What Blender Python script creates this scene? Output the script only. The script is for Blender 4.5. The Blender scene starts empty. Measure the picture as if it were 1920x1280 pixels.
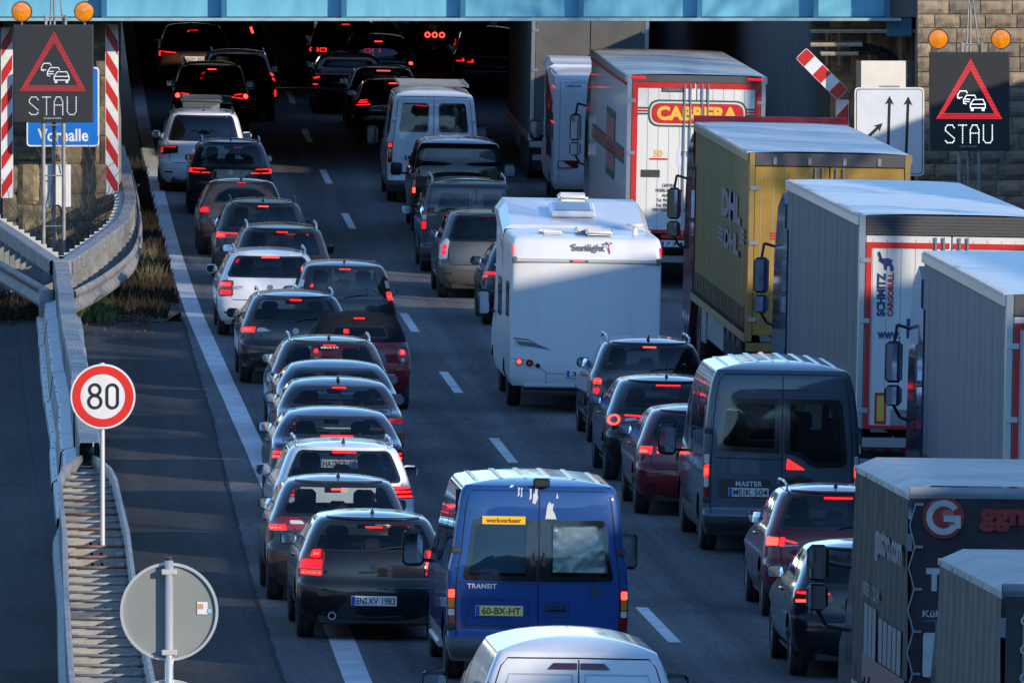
import bpy, bmesh, math, random
import numpy as np
from mathutils import Vector, Matrix, Euler
R = math.radians
rnd = random.Random(7)
sc = bpy.context.scene
COL = sc.collection

# ------------------------------------------------------------------ camera, sky, sun, exposure
CAM_H = 10.3            # metres above the road datum
PITCH = 0.052           # radians below the horizon
FPX = 22500.0           # focal length in pixels of a 1920 pixel wide picture
cam_d = bpy.data.cameras.new('camera'); cam = bpy.data.objects.new('camera', cam_d); COL.objects.link(cam)
cam.location = (0, 0, CAM_H); cam.rotation_euler = (math.pi / 2 - PITCH, 0, 0)
cam_d.sensor_width = 36.0; cam_d.lens = FPX / 1920 * 36.0; cam_d.clip_start = 1.0; cam_d.clip_end = 6000
sc.camera = cam

SUN_AZ = R(135)         # clockwise from the camera's forward axis: behind and to the right
SUN_EL = R(16.5)
world = bpy.data.worlds.new('World'); sc.world = world; world.use_nodes = True
wn = world.node_tree; wn.nodes.clear()
wo = wn.nodes.new('ShaderNodeOutputWorld'); wb = wn.nodes.new('ShaderNodeBackground'); ws = wn.nodes.new('ShaderNodeTexSky')
ws.sky_type = 'NISHITA'; ws.sun_disc = False; ws.sun_elevation = SUN_EL; ws.sun_rotation = SUN_AZ
ws.altitude = 100; ws.air_density = 1.0; ws.dust_density = 0.0; ws.ozone_density = 5.0
wb.inputs['Strength'].default_value = 0.15
wn.links.new(ws.outputs[0], wb.inputs[0]); wn.links.new(wb.outputs[0], wo.inputs[0])
sun_d = bpy.data.lights.new('sun', 'SUN'); sun = bpy.data.objects.new('sun', sun_d); COL.objects.link(sun)
sun_d.energy = 2.5; sun_d.angle = R(0.53); sun_d.color = (1.0, 0.86, 0.68)
sd = Vector((math.sin(SUN_AZ) * math.cos(SUN_EL), math.cos(SUN_AZ) * math.cos(SUN_EL), math.sin(SUN_EL)))
sun.rotation_euler = sd.to_track_quat('Z', 'Y').to_euler(); sun.location = sd * 100
sc.view_settings.view_transform = 'Standard'; sc.view_settings.look = 'None'
sc.view_settings.exposure = 1.1; sc.view_settings.gamma = 1.0; sc.view_settings.use_curve_mapping = False
try:
    sc.cycles.max_bounces = 8; sc.cycles.transparent_max_bounces = 24; sc.cycles.glossy_bounces = 4
    sc.cycles.sample_clamp_indirect = 6.0; sc.cycles.use_denoising = True
except Exception: pass

# ------------------------------------------------------------------ the road's line in plan and in height
CXP = [-1.04357230e-07, 1.13144989e-04, -7.90177636e-02, 1.08488980e+01]
CZP = [8.55355139e-05, -3.13506550e-02, -7.90170029e+00]
CF = 0.02
def XD(y): return ((CXP[0] * y + CXP[1]) * y + CXP[2]) * y + CXP[3]
def ZG(y): return (CZP[0] * y + CZP[1]) * y + CZP[2] + CAM_H
def G(u, y, h=0.0): return Vector((XD(y) + u, y, ZG(y) - CF * u + h))
def yaw_at(y): return -math.atan(XD(y + .5) - XD(y - .5))       # heading of the road, rotation about z
def pit_at(y): return math.atan(ZG(y + .5) - ZG(y - .5))
def at(px, py, Y):                                              # world point at distance Y for a measured picture position
    x = (px - 960) / FPX; v = (640 - py) / FPX
    t = Y / (math.cos(PITCH) + v * math.sin(PITCH))
    return Vector((t * x, Y, CAM_H + t * (v * math.cos(PITCH) - math.sin(PITCH))))

# ------------------------------------------------------------------ materials
MATS = {}
def nmat(name):
    m = bpy.data.materials.new(name); m.use_nodes = True
    nt = m.node_tree; b = nt.nodes['Principled BSDF']
    return m, nt, b
def setp(b, **k):
    for n, v in k.items():
        b.inputs[n.replace('_', ' ')].default_value = v
def c4(c): return (c[0], c[1], c[2], 1)
def noise_col(nt, b, c1, c2, scale=8, detail=6, lo=.35, hi=.65, sx=(1, 1, 1), rough=.6):
    tc = nt.nodes.new('ShaderNodeTexCoord'); mp = nt.nodes.new('ShaderNodeMapping'); mp.inputs['Scale'].default_value = sx
    n = nt.nodes.new('ShaderNodeTexNoise'); n.inputs['Scale'].default_value = scale; n.inputs['Detail'].default_value = detail
    n.inputs['Roughness'].default_value = rough
    r = nt.nodes.new('ShaderNodeValToRGB'); r.color_ramp.elements[0].position = lo; r.color_ramp.elements[1].position = hi
    r.color_ramp.elements[0].color = c4(c1); r.color_ramp.elements[1].color = c4(c2)
    nt.links.new(tc.outputs['Object'], mp.inputs[0]); nt.links.new(mp.outputs[0], n.inputs[0]); nt.links.new(n.outputs[0], r.inputs[0])
    if b is not None: nt.links.new(r.outputs[0], b.inputs['Base Color'])
    return n, r, mp
def bump(nt, b, src, strength=.3, dist=.01):
    bp = nt.nodes.new('ShaderNodeBump'); bp.inputs['Strength'].default_value = strength; bp.inputs['Distance'].default_value = dist
    nt.links.new(src, bp.inputs['Height']); nt.links.new(bp.outputs[0], b.inputs['Normal'])
def M(name, base=(.5, .5, .5), rough=.5, metal=0.0, coat=0.0, spec=.5, var=None, vscale=6, bmp=0, emit=None, estr=1.0, sx=(1, 1, 1), lo=.35, hi=.65, bdist=.01):
    if name in MATS: return MATS[name]
    m, nt, b = nmat(name)
    setp(b, Base_Color=c4(base), Roughness=rough, Metallic=metal)
    b.inputs['Coat Weight'].default_value = coat; b.inputs['Coat Roughness'].default_value = .04
    b.inputs['Specular IOR Level'].default_value = spec
    if var is not None:
        n, r, mp = noise_col(nt, b, base, var, vscale, sx=sx, lo=lo, hi=hi)
        if bmp: bump(nt, b, n.outputs[0], bmp, bdist)
    if emit is not None:
        b.inputs['Emission Color'].default_value = c4(emit); b.inputs['Emission Strength'].default_value = estr
    MATS[name] = m
    return m
def paint(name, c=None, metal=.35, rough=.32, dirt=.25):
    """car paint with a coat and a film of winter road dust"""
    if name in MATS: return MATS[name]
    m, nt, b = nmat(name)
    setp(b, Metallic=metal * .5, Roughness=rough + .12); b.inputs['Specular IOR Level'].default_value = .2
    b.inputs['Coat Weight'].default_value = 1.0; b.inputs['Coat Roughness'].default_value = .04; b.inputs['Coat IOR'].default_value = 1.45
    d = (.13, .12, .11)
    mix = tuple(a * (1 - dirt) + e * dirt for a, e in zip(c, d))
    noise_col(nt, b, c, mix, 3.0, 6, .42, .75)
    n2 = nt.nodes.new('ShaderNodeTexNoise'); n2.inputs['Scale'].default_value = 9
    mr = nt.nodes.new('ShaderNodeMapRange'); mr.inputs['From Min'].default_value = .35; mr.inputs['From Max'].default_value = .7
    mr.inputs['To Min'].default_value = .03; mr.inputs['To Max'].default_value = .09
    nt.links.new(n2.outputs[0], mr.inputs[0]); nt.links.new(mr.outputs[0], b.inputs['Coat Roughness'])
    MATS[name] = m
    return m
def glass(name, tint, rough=.03):
    if name in MATS: return MATS[name]
    m = bpy.data.materials.new(name); m.use_nodes = True; nt = m.node_tree; nt.nodes.clear()
    o = nt.nodes.new('ShaderNodeOutputMaterial'); t = nt.nodes.new('ShaderNodeBsdfTransparent'); g = nt.nodes.new('ShaderNodeBsdfGlossy')
    f = nt.nodes.new('ShaderNodeFresnel'); f.inputs[0].default_value = 1.5; mx = nt.nodes.new('ShaderNodeMixShader')
    t.inputs[0].default_value = c4(tint); g.inputs['Roughness'].default_value = rough; g.inputs[0].default_value = (.9, .95, 1, 1)
    nt.links.new(f.outputs[0], mx.inputs[0]); nt.links.new(t.outputs[0], mx.inputs[1]); nt.links.new(g.outputs[0], mx.inputs[2]); nt.links.new(mx.outputs[0], o.inputs[0])
    MATS[name] = m
    return m
def emis(name, c, s, base=None):
    return M(name, base or tuple(x * .3 for x in c), .3, emit=c, estr=s)

def asphalt(name, c1, c2, c3, rough, spec, gs=55):
    """surface with long wheel-track streaks, broad patches and fine grain; its UVs are metres across and along the road"""
    m, nt, b = nmat(name); L = nt.links.new
    uv = nt.nodes.new('ShaderNodeUVMap')
    def nz(scale, sx, det=4, rg=.6):
        mp = nt.nodes.new('ShaderNodeMapping'); mp.inputs['Scale'].default_value = sx; n = nt.nodes.new('ShaderNodeTexNoise')
        n.inputs['Scale'].default_value = scale; n.inputs['Detail'].default_value = det; n.inputs['Roughness'].default_value = rg
        L(uv.outputs[0], mp.inputs[0]); L(mp.outputs[0], n.inputs[0]); return n.outputs[0]
    def ramp(src, a, c, lo, hi):
        r = nt.nodes.new('ShaderNodeValToRGB'); r.color_ramp.elements[0].position = lo; r.color_ramp.elements[1].position = hi
        r.color_ramp.elements[0].color = c4(a); r.color_ramp.elements[1].color = c4(c); L(src, r.inputs[0]); return r.outputs[0]
    def mix(f, a, c, mode='MIX'):
        x = nt.nodes.new('ShaderNodeMix'); x.data_type = 'RGBA'; x.blend_type = mode
        if isinstance(f, float): x.inputs[0].default_value = f
        else: L(f, x.inputs[0])
        L(a, x.inputs[6]); L(c, x.inputs[7]); return x.outputs[2]
    base = ramp(nz(.22, (1, .35, 1), 6), c1, c2, .3, .7)
    streak = ramp(nz(1.1, (1, .015, 1), 3), (.60, .60, .61), (1.22, 1.21, 1.19), .34, .66)
    col = mix(1.0, base, streak, 'MULTIPLY')
    pat = ramp(nz(.9, (.5, .16, 1), 8, .7), (1, 1, 1), (.52, .52, .54), .53, .70)
    col = mix(1.0, col, pat, 'MULTIPLY')
    grain = ramp(nz(gs * .22, (1, .35, 1), 3, .75), (.74, .74, .74), (1.26, 1.25, 1.24), .36, .64)
    col = mix(1.0, col, grain, 'MULTIPLY')
    spk = ramp(nz(9, (1, .5, 1), 1), (0, 0, 0), (1, 1, 1), .74, .78)
    r3 = nt.nodes.new('ShaderNodeRGB'); r3.outputs[0].default_value = c4(c3)
    col = mix(spk, col, r3.outputs[0])
    L(col, b.inputs['Base Color']); setp(b, Roughness=rough); b.inputs['Specular IOR Level'].default_value = spec
    bp = nt.nodes.new('ShaderNodeBump'); bp.inputs['Strength'].default_value = .4; bp.inputs['Distance'].default_value = .01
    L(nz(gs * .8, (1, 1, 1), 2), bp.inputs['Height']); L(bp.outputs[0], b.inputs['Normal'])
    return m
asphalt_m = asphalt('asphalt', (.096, .101, .107), (.145, .147, .148), (.13, .13, .13), .9, .10)
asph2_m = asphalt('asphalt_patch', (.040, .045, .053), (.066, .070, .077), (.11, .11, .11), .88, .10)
opp_m = asphalt('asphalt_worn', (.052, .052, .053), (.085, .083, .080), (.14, .14, .14), .9, .08)
def line_mat():
    m, nt, b = nmat('road_paint'); setp(b, Roughness=.6)
    n, r, mp = noise_col(nt, None, (0, 0, 0), (1, 1, 1), 3.2, 8, .30, .44, (1, .35, 1), .75)
    mx = nt.nodes.new('ShaderNodeMix'); mx.data_type = 'RGBA'
    mx.inputs[6].default_value = (.16, .165, .17, 1)
    n2, r2, mp2 = noise_col(nt, None, (.40, .42, .43), (.60, .61, .61), 1.2, 5, .3, .7)
    nt.links.new(r.outputs[0], mx.inputs[0]); nt.links.new(r2.outputs[0], mx.inputs[7]); nt.links.new(mx.outputs[2], b.inputs['Base Color'])
    return m
MATS['line'] = line_mat()
steel = M('galvanised_steel', (.19, .192, .19), .6, .2, spec=.25, var=(.33, .33, .32), vscale=3, bmp=.05)
steel_dk = M('weathered_steel', (.16, .165, .17), .55, .4, var=(.30, .30, .30), vscale=5)
rust = M('rusted_steel', (.16, .07, .04), .75, .1, var=(.26, .15, .10), vscale=9)
blackm = M('black_plastic', (.012, .013, .014), .45)
blackr = M('black_rubber', (.016, .016, .017), .78, var=(.032, .031, .030), vscale=14)
darkm = M('dark_trim', (.025, .026, .028), .6, var=(.045, .045, .045), vscale=9)
gapm = M('panel_gap_black', (.006, .006, .007), .8)
chrome = M('chrome', (.7, .71, .72), .12, 1.0)
alu = M('aluminium', (.55, .56, .57), .32, .9)
rimm = M('alloy_rim', (.38, .39, .40), .35, .8)
mirrorm = M('mirror_glass', (.82, .86, .9), .03, 1.0)
whitep = M('white_lacquer', (.72, .73, .74), .35, coat=.3, var=(.60, .61, .61), vscale=2.5)
redp = M('red_film', (.52, .018, .015), .38, var=(.44, .016, .014), vscale=6)
blackp = M('black_film', (.012, .012, .013), .5)
platew = M('plate_white', (.66, .67, .66), .4)
platey = M('plate_yellow', (.85, .64, .20), .4)
plateb = M('plate_blue', (.01, .07, .42), .4)
LIT = emis('brake_light_lit', (1.0, .010, .009), 1.7)
LITH = emis('brake_light_hot', (1.0, .030, .018), 3.2)
LITD = emis('tail_light_dim', (1.0, .01, .015), .55)
LENS = M('red_lens', (.20, .004, .006), .12, coat=.6)
LENSD = M('dark_red_lens', (.06, .003, .005), .12, coat=.6)
CLEAR = M('clear_lens', (.55, .56, .57), .15, coat=.6)
AMBER = M('amber_lens', (.72, .22, .01), .18, coat=.5)
AMBERL = emis('amber_lit', (1, .35, .05), 2.0)
GL_D = glass('tinted_glass', (.46, .51, .52)); GL_P = glass('privacy_glass', (.20, .225, .23)); GL_C = glass('clear_glass', (.62, .68, .68))
fabric = M('seat_fabric', (.022, .022, .024), .9, var=(.035, .034, .034), vscale=20)
FRIT = M('window_border_black', (.008, .008, .009), .12, coat=.5)

# ------------------------------------------------------------------ mesh helpers
class MB:
    def __init__(s): s.v = []; s.f = []
    def add(s, vs, fs):
        o = len(s.v); s.v += [tuple(a) for a in vs]; s.f += [tuple(i + o for i in q) for q in fs]; return s
    def box(s, x0, x1, y0, y1, z0, z1, c=0.0):
        if c <= 0:
            vs = [(x, y, z) for z in (z0, z1) for y in (y0, y1) for x in (x0, x1)]
            return s.add(vs, [(0, 2, 3, 1), (4, 5, 7, 6), (0, 1, 5, 4), (2, 6, 7, 3), (0, 4, 6, 2), (1, 3, 7, 5)])
        cx, cy, cz = (x0 + x1) / 2, (y0 + y1) / 2, (z0 + z1) / 2; hx, hy, hz = abs(x1 - x0) / 2, abs(y1 - y0) / 2, abs(z1 - z0) / 2
        c = min(c, hx * .9, hy * .9, hz * .9)
        vs = []; ix = {}
        for sx in (-1, 1):
            for sy in (-1, 1):
                for sz in (-1, 1):
                    for k in range(3):
                        d = [hx, hy, hz]
                        for j in range(3):
                            if j != k: d[j] -= c
                        ix[(sx, sy, sz, k)] = len(vs); vs.append((cx + sx * d[0], cy + sy * d[1], cz + sz * d[2]))
        fs = []
        for k in range(3):
            a, b_ = [j for j in range(3) if j != k]
            for sg in (-1, 1):
                q = []
                for sa, sb in ((-1, -1), (1, -1), (1, 1), (-1, 1)):
                    t = [0, 0, 0]; t[k] = sg; t[a] = sa; t[b_] = sb; q.append(ix[(t[0], t[1], t[2], k)])
                fs.append(q if (sg > 0) == (k != 1) else q[::-1])
        for k in range(3):
            a, b_ = [j for j in range(3) if j != k]
            for sa in (-1, 1):
                for sb in (-1, 1):
                    t0 = [0, 0, 0]; t0[a] = sa; t0[b_] = sb
                    t1 = list(t0); t0[k] = -1; t1[k] = 1
                    fs.append((ix[(*t0, a)], ix[(*t1, a)], ix[(*t1, b_)], ix[(*t0, b_)]))
        for sx in (-1, 1):
            for sy in (-1, 1):
                for sz in (-1, 1): fs.append(tuple(ix[(sx, sy, sz, k)] for k in range(3)))
        return s.add(vs, fs)
    def bar(s, p0, p1, r, n=8, r2=None, cap=True):
        p0 = Vector(p0); p1 = Vector(p1); d = (p1 - p0)
        if d.length < 1e-6: return s
        d.normalize(); a = d.orthogonal().normalized(); b_ = d.cross(a); r2 = r if r2 is None else r2
        vs = []
        for p, rr in ((p0, r), (p1, r2)):
            for i in range(n):
                t = 2 * math.pi * (i + .5) / n; vs.append(p + a * math.cos(t) * rr + b_ * math.sin(t) * rr)
        fs = [(i, (i + 1) % n, n + (i + 1) % n, n + i) for i in range(n)]
        if cap: fs += [tuple(range(n))[::-1], tuple(range(n, 2 * n))]
        return s.add(vs, fs)
    def tube(s, pts, r, n=6):
        for a, b_ in zip(pts[:-1], pts[1:]): s.bar(a, b_, r, n)
        return s
    def beam(s, p0, p1, w, h, up=(0, 0, 1)):
        p0 = Vector(p0); p1 = Vector(p1); d = (p1 - p0).normalized(); u = Vector(up); a = d.cross(u).normalized(); u = a.cross(d)
        vs = [p + a * sx * w / 2 + u * sz * h / 2 for p in (p0, p1) for sz in (-1, 1) for sx in (-1, 1)]
        return s.add(vs, [(0, 1, 3, 2), (4, 6, 7, 5), (0, 4, 5, 1), (2, 3, 7, 6), (0, 2, 6, 4), (1, 5, 7, 3)])
    def disc(s, c, r, n=24, axis='y', thick=.0, r0=0.0):
        """disc or ring facing -y (axis y), with thickness towards +y"""
        c = Vector(c); vs = []; fs = []
        def pt(rr, t, d):
            if axis == 'y': return c + Vector((rr * math.cos(t), d, rr * math.sin(t)))
            if axis == 'x': return c + Vector((d, rr * math.cos(t), rr * math.sin(t)))
            return c + Vector((rr * math.cos(t), rr * math.sin(t), d))
        ts = [2 * math.pi * i / n for i in range(n)]
        if r0 <= 0:
            vs = [pt(r, t, 0) for t in ts]; fs = [tuple(range(n))]
            if thick:
                vs += [pt(r, t, thick) for t in ts]; fs += [tuple(range(n, 2 * n))[::-1]] + [(i, n + i, n + (i + 1) % n, (i + 1) % n) for i in range(n)]
        else:
            vs = [pt(r0, t, 0) for t in ts] + [pt(r, t, 0) for t in ts]
            fs = [(i, n + i, n + (i + 1) % n, (i + 1) % n) for i in range(n)]
            if thick:
                vs += [pt(r0, t, thick) for t in ts] + [pt(r, t, thick) for t in ts]
                fs += [(n + i, 3 * n + i, 3 * n + (i + 1) % n, n + (i + 1) % n) for i in range(n)]
                fs += [(i, (i + 1) % n, 2 * n + (i + 1) % n, 2 * n + i) for i in range(n)]
        return s.add(vs, fs)
    def plate(s, poly, y, thick=.004):
        """polygon given as (x, z) in a plane facing -y"""
        n = len(poly); vs = [(x, y, z) for x, z in poly] + [(x, y + thick, z) for x, z in poly]
        return s.add(vs, [tuple(range(n)), tuple(range(n, 2 * n))[::-1]] + [(i, n + i, n + (i + 1) % n, (i + 1) % n) for i in range(n)])
    def lathe_x(s, prof, n=28, c=(0, 0, 0)):
        """profile of (x, r) turned about the x axis"""
        vs = []; m = len(prof)
        for i in range(n):
            t = 2 * math.pi * i / n
            for x, r in prof: vs.append((c[0] + x, c[1] + r * math.cos(t), c[2] + r * math.sin(t)))
        fs = [(i * m + j, ((i + 1) % n) * m + j, ((i + 1) % n) * m + j + 1, i * m + j + 1) for i in range(n) for j in range(m - 1)]
        return s.add(vs, fs)
    def lathe_z(s, prof, n=16, c=(0, 0, 0)):
        vs = []; m = len(prof)
        for i in range(n):
            t = 2 * math.pi * i / n
            for r, z in prof: vs.append((c[0] + r * math.cos(t), c[1] + r * math.sin(t), c[2] + z))
        fs = [(i * m + j, ((i + 1) % n) * m + j, ((i + 1) % n) * m + j + 1, i * m + j + 1) for i in range(n) for j in range(m - 1)]
        return s.add(vs, fs)
    def grid(s, P):
        """P: list of rows of points"""
        m = len(P[0]); vs = [q for row in P for q in row]
        return s.add(vs, [(i * m + j, i * m + j + 1, (i + 1) * m + j + 1, (i + 1) * m + j) for i in range(len(P) - 1) for j in range(m - 1)])
    def mesh(s, name, mat, smooth=False):
        me = bpy.data.meshes.new(name); me.from_pydata(s.v, [], s.f); me.validate(verbose=False)
        if smooth: me.polygons.foreach_set('use_smooth', [True] * len(me.polygons))
        if mat is not None: me.materials.append(mat)
        me.update(); return me
    def build(s, name, mat, parent=None, smooth=False, loc=None, rot=None):
        return link(name, s.mesh(name, mat, smooth), parent, loc, rot)
def link(name, me, parent=None, loc=None, rot=None, scale=None):
    o = bpy.data.objects.new(name, me); COL.objects.link(o)
    if parent is not None: o.parent = parent
    if loc is not None: o.location = loc
    if rot is not None: o.rotation_euler = rot
    if scale is not None: o.scale = scale
    return o
def tag(o, label, cat, group=None):
    o['label'] = label; o['category'] = cat
    if group: o['group'] = group
    return o
def struct(o): o['kind'] = 'structure'; return o
def thing(name, label, cat, loc=(0, 0, 0), rot=(0, 0, 0), group=None):
    o = bpy.data.objects.new(name, None); COL.objects.link(o); o.location = loc; o.rotation_euler = rot; o.empty_display_size = .3
    return tag(o, label, cat, group)
def thing_on_road(name, label, cat, u, Y, yaw=0, group=None):
    e = thing(name, label, cat, G(u, Y), (pit_at(Y + 2), R(1.1), yaw_at(Y) * 1 + R(yaw)), group)
    e.rotation_mode = 'XYZ'
    return e
TXT = {}
def text_mesh(s, bold=.0, space=1.0):
    k = (s, bold, space)
    if k in TXT: return TXT[k]
    cu = bpy.data.curves.new('t', 'FONT'); cu.body = s; cu.size = 1.0; cu.align_x = 'CENTER'; cu.align_y = 'CENTER'
    cu.offset = bold; cu.space_character = space; cu.resolution_u = 3; cu.fill_mode = 'FRONT'
    o = bpy.data.objects.new('t', cu); COL.objects.link(o)
    dg = bpy.context.evaluated_depsgraph_get(); me = bpy.data.meshes.new_from_object(o.evaluated_get(dg))
    bpy.data.objects.remove(o); bpy.data.curves.remove(cu)
    xs = [v.co.x for v in me.vertices] or [0]; ys = [v.co.y for v in me.vertices] or [0]
    w = max(xs) - min(xs); h = max(ys) - min(ys); cx = (max(xs) + min(xs)) / 2; cy = (max(ys) + min(ys)) / 2
    TXT[k] = (me, w, h, cx, cy); return TXT[k]
def text(s, mat, parent, loc, w=None, h=None, rot=(math.pi / 2, 0, 0), bold=.012, space=1.0, name='lettering', spin=0):
    """flat lettering of width w and/or height h, centred at loc, facing -y by default"""
    me0, tw, th, cx, cy = text_mesh(s, bold, space)
    kx = w / tw if w else h / th; ky = h / th if h else kx
    me = me0.copy()
    co = np.empty(len(me.vertices) * 3, 'f'); me.vertices.foreach_get('co', co); co = co.reshape(-1, 3)
    co[:, 0] = (co[:, 0] - cx) * kx; co[:, 1] = (co[:, 1] - cy) * ky
    if spin:
        a = R(spin); x = co[:, 0].copy(); y = co[:, 1].copy(); co[:, 0] = x * math.cos(a) - y * math.sin(a); co[:, 1] = x * math.sin(a) + y * math.cos(a)
    me.vertices.foreach_set('co', co.ravel()); me.materials.clear(); me.materials.append(mat); me.name = name; me.update()
    return link(name, me, parent, loc, rot)
LEFT = (math.pi / 2, 0, -math.pi / 2)      # facing -x
def rpoly(pts, r, seg=4):
    """polygon with rounded corners; r is one radius or one for each corner"""
    out = []; n = len(pts)
    for i in range(n):
        p = Vector(pts[i]); a = Vector(pts[i - 1]); b_ = Vector(pts[(i + 1) % n]); rr = r[i] if isinstance(r, (list, tuple)) else r
        if rr <= 0: out.append(tuple(p)); continue
        d1 = (a - p); d2 = (b_ - p); l = min(rr, d1.length * .48, d2.length * .48); s1 = p + d1.normalized() * l; s2 = p + d2.normalized() * l
        for k in range(seg + 1):
            t = k / seg; out.append(tuple((1 - t) ** 2 * s1 + 2 * t * (1 - t) * p + t * t * s2))
    return out
def ell(cx, cz, rx, rz, n=20): return [(cx + rx * math.cos(2 * math.pi * i / n), cz + rz * math.sin(2 * math.pi * i / n)) for i in range(n)]
def pchip(pts):
    xs = np.array([p[0] for p in pts], float); ys = np.array([p[1] for p in pts], float)
    h = np.diff(xs); d = np.diff(ys) / h; m = np.zeros(len(xs))
    for i in range(1, len(xs) - 1):
        if d[i - 1] * d[i] > 0:
            w1 = 2 * h[i] + h[i - 1]; w2 = h[i] + 2 * h[i - 1]; m[i] = (w1 + w2) / (w1 / d[i - 1] + w2 / d[i])
    m[0] = d[0]; m[-1] = d[-1]
    def f(x):
        x = np.clip(np.asarray(x, float), xs[0], xs[-1]); i = np.clip(np.searchsorted(xs, x) - 1, 0, len(h) - 1)
        t = (x - xs[i]) / h[i]
        return (2 * t ** 3 - 3 * t ** 2 + 1) * ys[i] + (t ** 3 - 2 * t ** 2 + t) * h[i] * m[i] + (-2 * t ** 3 + 3 * t ** 2) * ys[i + 1] + (t ** 3 - t ** 2) * h[i] * m[i + 1]
    return f
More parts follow.
